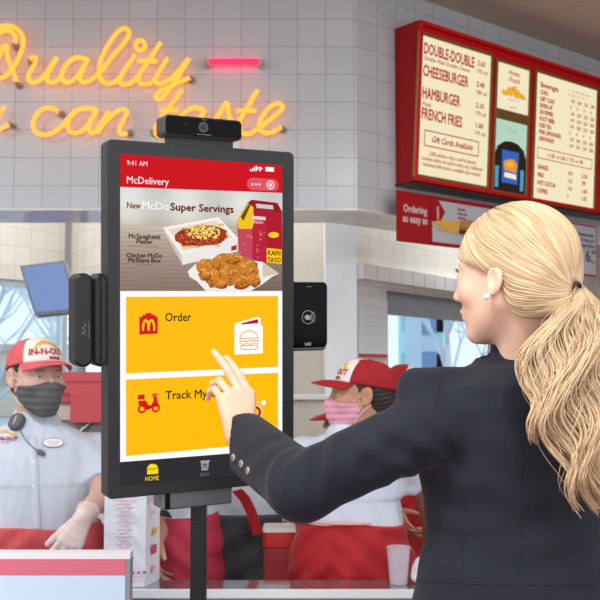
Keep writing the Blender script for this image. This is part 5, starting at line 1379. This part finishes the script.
# worker seen from behind below the kiosk, dark trousers and a red strap
r6 = worker('worker with dark trousers and a red apron strap, back turned, under the kiosk', 235, 4.06, 170, stature=1.60, head_yaw=175, apron=None, hd=.004, res=.007, wide=1.08,
            trousers=mat('charcoal trousers', (64, 66, 70), .85, noise=.08, bump=.2, bscale=50))
root, Hd, W, sl, hands, Bf, zh = r6
b = MB()
z_ = P(232, 518, 3.86).z
G = Grid((W(0, 0, 0).x-.27, W(0, 0, 0).y-.24, .40), (W(0, 0, 0).x+.27, W(0, 0, 0).y+.24, z_), .007); q = tolocal(G, Bf)
t = loft(q, [.38, .62, .80, .93, z_+.02], [.20, .208, .206, .200, .190], [.14, .150, .155, .15, .142], e=2.2); t = np.maximum(t+.003*np.sin(q[2]*50+q[0]*30), q[2]-z_)
v, f = surface(G, t.astype(np.float32)); np_obj('dark_apron', [(v, f)], mat('charcoal apron', (66, 68, 72), .85, noise=.06), root)
zs_ = [P(0, vv, 3.64).z for vv in (492, 500, 512, 524, 534)]
us = [238, 246, 252, 256, 259]
vs = []
for u, vv in zip((237, 245, 251, 255, 258), (490, 499, 511, 523, 534)):
    for du in (-5, 5): vs.append(P(u+du, vv-du*.3, 3.80))
b.add(vs, [(2*i, 2*i+1, 2*i+3, 2*i+2) for i in range(4)]); o = b.build('apron_strap', APRON, root); m_ = o.modifiers.new('s', 'SOLIDIFY'); m_.thickness = .006

# ------------------------------------------------------------------ counters, packaging, equipment
LT = .83
mb = MB(); x0_, x1_ = -2.2, 1.9
mb.box(WORLD, x0_, x1_, 3.13, 3.285, LT-.018, LT, 0); mb.box(WORLD, x0_, x1_, 3.122, 3.134, LT-.022, LT+.004, 1)
mb.box(WORLD, x0_, x1_, 3.15, 3.20, .0, LT-.018, 2)
o = mb.build('serving_counter', [mat('polished steel top', (186, 190, 194), .10, metal=.85), mat('counter edge with painted highlight', (226, 232, 234), .25), mat('blue grey counter front', (148, 162, 172), .3, metal=.3)], bevel=.001)  # the front edge highlight is painted as a lighter strip
tag(o, 'long narrow polished steel serving counter in front of the staff', 'counter')
# front panel with the red band
D = 2.70; xr = P(130, 560, D).x; zt = P(0, 553, D).z; z1 = P(0, 559, D).z; z2 = P(0, 575.5, D).z
mb = MB(); mb.box(WORLD, -1.6, xr, D, D+.05, z1, zt, 0); mb.box(WORLD, -1.6, xr-.012, D-.001, D+.048, z2, z1, 1); mb.box(WORLD, -1.6, xr-.012, D-.001, D+.048, 0, z2, 2); mb.box(WORLD, xr-.012, xr, D+.002, D+.048, 0, z1, 3)
o = mb.build('counter_panel', [mat('white panel cap', (238, 238, 242), .4), mat('rose red band', (222, 112, 132), .5), mat('pale blue panel', (206, 230, 252), .5), mat('grey panel end', (150, 150, 156), .4)])
tag(o, 'pale blue counter panel with a rose red band and white cap at lower left', 'panel')
# paper bag
def paper_bag():
    t = thing('paper_bag', 'tall white paper bag with red printing standing on the counter left of the pole', 'paper bag', P(131, 578, 3.20))
    D0 = 3.21; xa = P(107, 540, D0).x; xb = P(162, 540, D0).x; zb = LT+.001; ztop = zb+.31; w = xb-xa; dp = .11
    F = Frame((xa, D0-.05, zb), (math.cos(R(9)), math.sin(R(9)), 0), (0, 0, 1), (math.sin(R(9)), -math.cos(R(9)), 0)); h = ztop-zb
    mb = MB(); nx, nz = 14, 24; rr = random.Random(4)
    def face(fn, flip=False):
        vs = [fn(i/nx, j/nz) for j in range(nz+1) for i in range(nx+1)]
        fs = [(j*(nx+1)+i, j*(nx+1)+i+1, (j+1)*(nx+1)+i+1, (j+1)*(nx+1)+i) for j in range(nz) for i in range(nx)]; mb.add(vs, fs)
    def cr(a, b): return .004*math.sin(a*9+b*14)*math.sin(b*11-a*4)+.002*math.sin(a*23+b*31)
    def taper(b): return .5*w*(.05*max(0, .12-b)/.12)
    fw = w*.74
    face(lambda a, b: F((a*fw)+taper(b)*(1-2*a), b*h, cr(a, b)*min(1, b*6)*(1-abs(2*a-1)**4)))
    face(lambda a, b: F(fw+a*(w-fw)*1.0-.012*math.sin(math.pi*a)*b*1.0-taper(b), b*h, -a*dp+.0))
    face(lambda a, b: F(w-a*fw, b*h, -dp-.0+cr(a+1, b)*min(1, b*6)*(1-abs(2*a-1)**4))); face(lambda a, b: F(w-fw-a*(w-fw)+.012*math.sin(math.pi*a)*b, b*h, -dp*(1-a)))
    mb.poly([F(0, .0, 0), F(fw, 0, 0), F(w, 0, -dp), F(w-fw, 0, -dp)])
    mb.m = [4]*len(mb.m); pb = mb; z = .0052
    widths = [.72, .5, .6, .34, .56, .3, .64, .4, .5, .26, .6, .36, .5, .3, .62, .4]
    for i, q in enumerate(widths):
        pb.box(F, fw*(.48-.36*q), fw*(.48+.36*q), h*(.86-.036*i), h*(.86-.036*i)+.0028, z, z+.0004, 1)
    pb.text(F, fw*.48, h*.90, 'IN-N-OUT', .024, 1, z, align='CENTER', xs=.9)
    for i in range(7): pb.box(F, fw*.1+i*.018, fw*.1+.009+i*.018, h*.135, h*.135+.007, z, z+.0004, 0 if i % 2 else 2)
    for i in range(2): pb.box(F, fw*.05, fw*.98, h*(.10-.035*i), h*(.10-.035*i)+.0022, z, z+.0004, 1)
    Fs = Frame(F(fw, 0, 0), F(w, 0, -dp)-F(fw, 0, 0), (0, 0, 1)); 
    if Fs.z.y > 0: Fs.z = -Fs.z
    ws = (F(w, 0, -dp)-F(fw, 0, 0)).length
    for (a, b, q, mi) in ((.35, .86, .022, 1), (.5, .72, .016, 1), (.62, .52, .03, 3), (.55, .34, .04, 0), (.5, .14, .03, 1)): pb.box(Fs, ws*a-q/2, ws*a+q/2, h*b-q*.35, h*b+q*.35, .003, .0035, mi)
    pb.build('bag_paper', [mat('red bag print', (206, 90, 106), .6), mat('pale red bag print', (226, 176, 190), .6), mat('dark bag print', (120, 92, 120), .6), mat('yellow bag print', (236, 196, 80), .6), mat('white bag paper', (226, 230, 240), .7, bump=.3, bscale=25)], t)
paper_bag()
# red trays on a shelf between the order taker and the bag
def shelf(x0, x1, y0, y1, zs, label):
    t = thing('steel_shelf', label, 'shelf', ((x0+x1)/2, (y0+y1)/2, 0)); 
    for z in zs: m = MB(); m.box(WORLD, x0, x1, y0, y1, z-.012, z); m.build('shelf_board', STEEL, t, bevel=.002)
    for x in (x0+.01, x1-.01):
        for y in (y0+.01, y1-.01): m = MB(); m.box(WORLD, x-.01, x+.01, y-.01, y+.01, 0, zs[-1]); m.build('leg', STEEL, t)
    return t
y_ = 4.4
zA = P(0, 553, y_).z
shelf(P(78, 0, y_).x, P(116, 0, y_).x+.28, y_, y_+.34, [.25, zA], 'steel shelf stacked with red trays behind the paper bag')
for k in range(2):
    z = zA+.003+.07*k; m = MB(); F = Frame((P(95, 0, y_).x, y_+.17, z), (1, 0, 0), (0, 1, 0), (0, 0, 1))
    m.prism(F, rrect(.20, .28, .02), 0, .045, 0, .004); m.box(F, -.105, .105, -.145, .145, .045, .052, 1)
    o = m.build('food_tray', [mat('red tray plastic', (196, 52, 56), .4), mat('pale tray rim', (210, 200, 200), .4)]); tag(o, ('lower' if k == 0 else 'upper')+' red tray on the steel shelf by the glove', 'tray', 'red trays')
# red topped machine by the left windows
y_ = 5.6; xa, xb = P(58, 0, y_).x, P(112, 0, y_).x
t = thing('drink_machine', 'grey machine with red stepped hood beyond the order taker', 'machine', ((xa+xb)/2, y_+.2, 0))
m = MB(); F = WORLD; z = lambda v: P(0, v+20, y_).z
m.box(F, xa, xb+.05, y_, y_+.4, z(382), z(373), 0); m.box(F, xa+.0, xb+.05, y_-.03, y_+.4, z(373), z(352), 0); m.box(F, xa+.12, xb+.05, y_-.05, y_+.36, z(402), z(373), 0); m.box(F, xa+.01, xb+.05, y_-.035, y_+.4, z(362.5), z(361), 2); m.build('red_hood', [mat('coral red plastic', (214, 82, 92), .4), STEEL, mat('dark coral groove', (178, 58, 70), .5)], t)
m = MB(); m.box(F, xa+.0, xb+.04, y_+.02, y_+.4, 0, z(382), 0); m.box(F, xa+.02, xa+.13, y_, y_+.03, z(400), z(386), 1); m.build('cabinet', [mat('grey machine body', (138, 138, 136), .5, noise=.1, nscale=8), mat('cream machine panel', (216, 208, 200), .4)], t)
m = MB(); m.tube([V(xa+.10, y_-.01, z(425)), V(xa+.24, y_-.01, z(398))], .012); m.build('pipe', STEEL, t, smooth=True)
# ceiling hung monitor in the left corner
y_ = 6.6
t = thing('wall_monitor', 'tilted blue display screen hanging on a grey pole in the left corner', 'monitor', P(68, 250, y_))
c4 = [P(19.5, 266, y_), P(64.5, 260.5, y_-.08), P(78, 311, y_-.22), P(35, 315.5, y_-.14)]
ex = (c4[1]-c4[0]).normalized(); n_ = ex.cross(c4[3]-c4[0]).normalized(); n_ = n_ if n_.y < 0 else -n_
def inset(k): c = sum(c4, Vector())/4; return [c+(q-c)*k for q in c4]
m = MB(); fr = c4; bk = [q-n_*.05 for q in c4]
m.add(fr+bk, [(0, 1, 2, 3), (7, 6, 5, 4), (0, 4, 5, 1), (1, 5, 6, 2), (2, 6, 7, 3), (3, 7, 4, 0)]); m.build('monitor_case', mat('grey monitor case', (128, 136, 148), .4), t)
m = MB(); q = [p_+n_*.003 for p_ in inset(.90)]; m.poly(q); sc_ = m.build('display', mat('blue display light', (10, 12, 20), .3, emit=(132, 158, 214), es=.85), t)
m = MB()
for k in range(5): a = q[0].lerp(q[3], .15+.16*k)+n_*.002; b_ = q[1].lerp(q[2], .15+.16*k)+n_*.002; m.poly([a.lerp(b_, .3), a.lerp(b_, .62), (a.lerp(b_, .62))-V(0, 0, .03), a.lerp(b_, .3)-V(0, 0, .03)])
m.build('display_text', mat('blue grey display text', (10, 12, 20), .3, emit=(150, 160, 200), es=.8), sc_)
m = MB(); pp = P(68.5, 250, y_+.05); m.box(WORLD, pp.x-.02, pp.x+.02, pp.y-.02, pp.y+.02, P(0, 285, y_).z, CEIL, 0); m.box(WORLD, pp.x-.05, pp.x+.05, pp.y-.05, pp.y+.05, CEIL-.02, CEIL, 0); m.build('pole', mat('grey monitor pole', (150, 150, 150), .4), t)
# red bin with a steel rim and the wire rack above it
y_ = 3.66; x0, x1 = P(264, 0, y_).x, P(301, 0, y_).x; zt_ = P(0, 533, y_).z; zb_ = P(0, 580, y_).z-.03
t = thing('red_bin', 'red plastic bin with white metal rim beside the dark trousers', 'bin', ((x0+x1)/2, y_+.075, zb_))
m = MB(); F = Frame(((x0+x1)/2, y_+.075, zb_), (1, 0, 0), (0, 1, 0), (0, 0, 1)); w = x1-x0
m.prism(F, rrect(w*.96, .135, .02), 0, (zt_-zb_)*.82, 0, .004); m.prism(F, rrect(w*1.0, .145, .02), (zt_-zb_)*.72, (zt_-zb_), 1, .004); m.build('bin_body', [mat('rose bin plastic', (168, 62, 66), .3, noise=.08, nscale=8), mat('red bin band', (202, 36, 36), .35)], t)
m = MB(); m.prism(F, rrect(w*1.01, .15, .02), (zt_-zb_), (zt_-zb_)+.014, 0, .002); m.build('rim', mat('white metal rim', (232, 228, 222), .3), t)
m = MB(); m.box(WORLD, x0-.03, x1+.0, y_-.01, y_+.16, zb_-.03, zb_, 0); 
for xx in (x0, x1-.02):
    for yy in (y_+.02, y_+.13): m.box(WORLD, xx-.015, xx+.015, yy-.015, yy+.015, 0, zb_-.03, 0)
o = m.build('prep_table', STEEL); tag(o, 'low steel prep table carrying the red bin', 'table')
t = thing('wire_rack', 'grey wire rack with upright bars behind the red bin', 'rack', (x0, 4.62, 0))
m = MB(); za, zb2 = P(0, 478, 4.6).z, P(0, 533, 4.6).z
for k in range(26): xx = P(240, 0, 4.6).x+.0165*k; m.tube([V(xx, 4.9, zb2), V(xx, 4.9, za)], .0035, sides=6)
xe = P(240, 0, 4.6).x
for zz in (zb2, (za+zb2)/2, za): m.tube([V(xe-.02, 4.9, zz), V(xe+.45, 4.9, zz)], .006, sides=6)
m.build('grille', mat('dull wire', (150, 148, 140), .35, metal=.5), t)
for xx in (xe-.02, xe+.45): m = MB(); m.tube([V(xx, 4.9, 0), V(xx, 4.9, za+.02)], .010); m.build('leg', STEEL, t)
m = MB(); m.box(WORLD, xe-.02, xe+.45, 4.94, 5.2, za-.06, za-.05); m.box(WORLD, xe-.02, xe+.45, 4.94, 5.2, .4, zb2-.01); m.build('backing', mat('cream steel backing', (190, 184, 170), .4), t)
# white cup and napkin bag right of the red apron
y_ = 3.40
m = MB()
m = MB(); F = Frame((P(394, 0, 3.24).x, 3.22, LT+.001), (1, 0, 0), (0, 1, 0), (0, 0, 1))
C = [(math.cos(R(15*k)), math.sin(R(15*k))) for k in range(24)]
for (r0, r1, z0, z1) in ((.028, .037, 0, .115),):
    vs = [F(r0*a, r0*b_, z0) for a, b_ in C]+[F(r1*a, r1*b_, z1) for a, b_ in C]+[F((r1-.002)*a, (r1-.002)*b_, z1) for a, b_ in C]+[F((r0-.002)*a, (r0-.002)*b_, z0+.003) for a, b_ in C]
    m.add(vs, [(24*j+i, 24*j+(i+1) % 24, 24*(j+1)+(i+1) % 24, 24*(j+1)+i) for j in range(3) for i in range(24)]+[tuple(range(24)), tuple(range(72, 96))])
m.tube([F(.0375*a, .0375*b_, .115) for a, b_ in C], .002, sides=6, closed=True)
o = m.build('plastic_cup', mat('cloudy cup plastic', (214, 202, 212), .25, alpha=.6), smooth=True, angle=40); tag(o, 'cloudy clear plastic cup on the counter beside the blazer', 'cup')
t = thing('white_bag', 'small white bag leaning on the counter beside the blazer hem', 'bag', P(420, 580, 3.26))
G = Grid((P(402, 0, 3.24).x-.01, 3.15, LT), (P(402, 0, 3.24).x+.17, 3.30, LT+.20), .004); p = (G.X, G.Y, G.Z); c = P(420, 0, 3.24)
d = rc(p, (c.x-.005, 3.225, LT+.04), (c.x+.06, 3.225, LT+.13), .038, .045); d = smin(d, rc(p, (c.x+.0, 3.225, LT+.035), (c.x+.06, 3.225, LT+.035), .036, .036), .03)
d = d+.003*np.sin(p[0]*130+p[2]*70)+.002*np.sin(p[2]*160-p[0]*50); d = np.maximum(d, LT+.002-p[2]); v, f = surface(G, d.astype(np.float32)); np_obj('bag_body', [(v, f)], mat('white crinkled plastic', (232, 234, 238), .4, bump=.4, bscale=40), t)
# posted notice beside the column
t_a, t_b = tpar(358.5), tpar(386.5); za, zb = zat(372, 298), zat(372, 354); F = Frame(W0, DR, (0, 0, 1), V(DR.y, -DR.x, 0))
m = MB(); m.box(F, t_a, t_b, zb, za, .002, .008, 0); m.box(F, t_a, t_b, zb-.018, zb, .002, .010, 1)
for k in range(5): m.box(F, t_a+.05, t_b-.05-.02*(k % 3), za-.06-.055*k, za-.05-.055*k, .008, .0085, 2)
o = m.build('notice_sheet', [mat('white notice', (226, 232, 234), .25), mat('red notice edge', (206, 60, 82), .4), mat('pale notice print', (200, 210, 214), .4)]); tag(o, 'white notice sheet with a red bottom edge beside the white column', 'notice')
# red cone shaped topper seen over the cap
m = MB(); q = P(397.5, 372, 4.9); F = Frame((q.x-.03, 4.9, q.z-.05), (1, 0, 0), (0, 1, 0), (0, 0, 1))
# ------------------------------------------------------------------ outdoors
m = MB(); m.box(WORLD, -24, 24, 9.6, 46, -.12, -.02); o = m.build('ground', mat('pale asphalt', (196, 198, 200), .9, noise=.06, nscale=2)); o['kind'] = 'structure'
def building(name, label, x0, x1, y, z1, wallc, cols, rows, winc, w, h, zo=1.0):
    t = thing(name, label, 'building', ((x0+x1)/2, y+2, 0)); m = MB(); m.box(WORLD, x0, x1, y, y+4, 0, z1); m.build('facade', mat('facade', wallc, .8), t)
    m = MB(); m.box(WORLD, x0-.15, x1+.15, y-.15, y+4.1, z1, z1+.25); m.build('roof', mat('roof edge', [c*.9 for c in wallc], .8), t)
    for i in range(cols):
        for j in range(rows):
            cx = x0+(x1-x0)*(i+.5)/cols; cz = zo+(z1-zo)*(j+.5)/rows; m = MB(); m.box(WORLD, cx-w/2, cx+w/2, y-.05, y+.02, cz-h/2, cz+h/2); m.build('window', mat('facade glass', winc, .15), t)
yb = 26
gx = lambda u: P(u, 300, yb).x
building('office_building', 'pale office building with blue window bands seen through the right window', gx(421), gx(436), yb, 8.5, (196, 214, 232), 1, 6, (112, 146, 190), .36, .8)
building('office_building', 'narrow slate blue tower block right of the bare tree outside the right window', gx(447), gx(460), yb+6, 8.4, (150, 172, 200), 1, 5, (96, 124, 168), .3, .8)
building('office_building', 'low turquoise building outside the right window near her chin', gx(466), gx(520), yb+14, 6.0, (176, 226, 232), 6, 3, (150, 206, 220), .8, .8)
building('office_building', 'pale beige low building outside the left windows', P(-80, 300, 34).x, P(62, 300, 34).x, 34, 2.2, (222, 204, 186), 6, 1, (176, 170, 166), 1.0, .6, .4)
BARK = mat('daylight white bark', (226, 230, 238), .9); TWIG = mat('daylight white twigs', (236, 242, 250), .9)  # near-white bark and twigs carry the outdoor brightness in their colour
def tree(label, x, y, H, spread, n0, seed, group=None, twr=.012):
    t = thing('bare_tree', label, 'tree', (x, y, 0), group); rt = random.Random(seed); tk = MB(); tw = MB()
    tk.tube([V(x, y, 0), V(x+.03, y, H*.25), V(x-.02, y, H*.5)], [.09, .07, .045])
    def br(p, d, L, r, lev):
        pts = [p]; q = p
        for k in range(4):
            d = (d+V(rt.uniform(-.25, .25), rt.uniform(-.25, .25), rt.uniform(-.1, .22))).normalized(); q = q+d*L/4; pts.append(q)
        (tk if lev < 1 else tw).tube(pts, [r, r*.85, r*.7, r*.6, r*.45], sides=5)
        if lev < 4:
            for k in range(3 if lev < 3 else 4):
                i = rt.randint(1, 4); a = V(rt.uniform(-1, 1), rt.uniform(-1, 1), rt.uniform(-.3, .9)).normalized()
                br(pts[i], (d*.6+a*.8).normalized(), L*.62, max(r*.5, twr), lev+1)
    for k in range(n0):
        a = 2*math.pi*k/n0+rt.uniform(-.3, .3); br(V(x, y, H*(.22+.28*k/n0)), V(math.cos(a)*spread, math.sin(a)*spread, 1).normalized(), H*.42, .03, 0)
    br(V(x-.02, y, H*.5), V(0, 0, 1), H*.4, .045, 0)
    tk.build('trunk', BARK, t, smooth=True); tw.build('twigs', TWIG, t, smooth=True)
tree('bare tree with drooping twigs outside the right window', P(447, 300, 17).x, 17, 4.6, .7, 7, 3)
tree('pale bare tree at the picture left edge outside the left windows', P(-8, 300, 13).x, 13, 4.6, .9, 9, 5, 'bare trees outside the left windows', .007)
tree('pale bare tree above the order taker cap outside the left windows', P(52, 300, 24).x, 24, 7.0, .9, 9, 8, 'bare trees outside the left windows', .010)

# ------------------------------------------------------------------ light
sc = bpy.context.scene
w = bpy.data.worlds.new('World'); sc.world = w; w.use_nodes = True; nt = w.node_tree; bg = nt.nodes['Background']
tc = nt.nodes.new('ShaderNodeTexCoord'); sx = nt.nodes.new('ShaderNodeSeparateXYZ'); cr = nt.nodes.new('ShaderNodeValToRGB')
nt.links.new(tc.outputs['Generated'], sx.inputs[0]); nt.links.new(sx.outputs['Z'], cr.inputs['Fac'])
e = cr.color_ramp.elements; e[0].position = 0.0; e[0].color = (.93, .95, .98, 1); e[1].position = .5; e[1].color = (.84, .91, 1.0, 1)
nt.links.new(cr.outputs['Color'], bg.inputs['Color']); bg.inputs['Strength'].default_value = 1.5
def area(name, loc, rot, sx_, sy_, power, col=(1, 1, 1)):
    l = bpy.data.lights.new(name, 'AREA'); l.shape = 'RECTANGLE'; l.size = sx_; l.size_y = sy_; l.energy = power; l.color = col
    o = bpy.data.objects.new(name, l); COL.objects.link(o); o.location = loc; o.rotation_euler = rot; return o
# unseen ceiling panels, fixture plus light; the far left one added to brighten the tiles
PANEL = mat('lit diffuser', (255, 255, 255), .5, emit=(255, 250, 240), es=3.0)
for i, (x, y, p) in enumerate(((-.95, .45, 60), (1.5, 3.2, 8), (.6, -.1, 36), (2.2, 3.6, 8), (-2.0, 6.6, 22), (1.4, 6.9, 52), (-2.7, 3.1, 34), (-.4, 5.95, 26))):
    m = MB(); m.box(WORLD, x-.32, x+.32, y-.32, y+.32, CEIL-.03, CEIL-.001, 0); m.box(WORLD, x-.28, x+.28, y-.28, y+.28, CEIL-.034, CEIL-.03, 1)
    o = m.build('unseen_ceiling_light', [mat('fixture frame', (220, 220, 220), .5), PANEL]); tag(o, 'unseen square recessed ceiling light panel above the room', 'ceiling light', 'ceiling light panels')
    area('unseen panel lamp', (x, y, CEIL-.05), (0, 0, 0), .56, .56, p, (1.0, .97, .93))
# camera
cd = bpy.data.cameras.new('Camera'); cam = bpy.data.objects.new('Camera', cd); COL.objects.link(cam)
cam.location = CAMP; cam.rotation_euler = (math.pi/2+PITCH, 0, 0); cd.sensor_width = 36; cd.lens = 60; cd.clip_start = .05
cd.dof.use_dof = True; cd.dof.focus_distance = 1.95; cd.dof.aperture_fstop = 12
sc.camera = cam
sc.view_settings.view_transform = 'Standard'; sc.view_settings.look = 'None'; sc.view_settings.exposure = 0.0; sc.view_settings.gamma = 1.0; sc.view_settings.use_curve_mapping = False
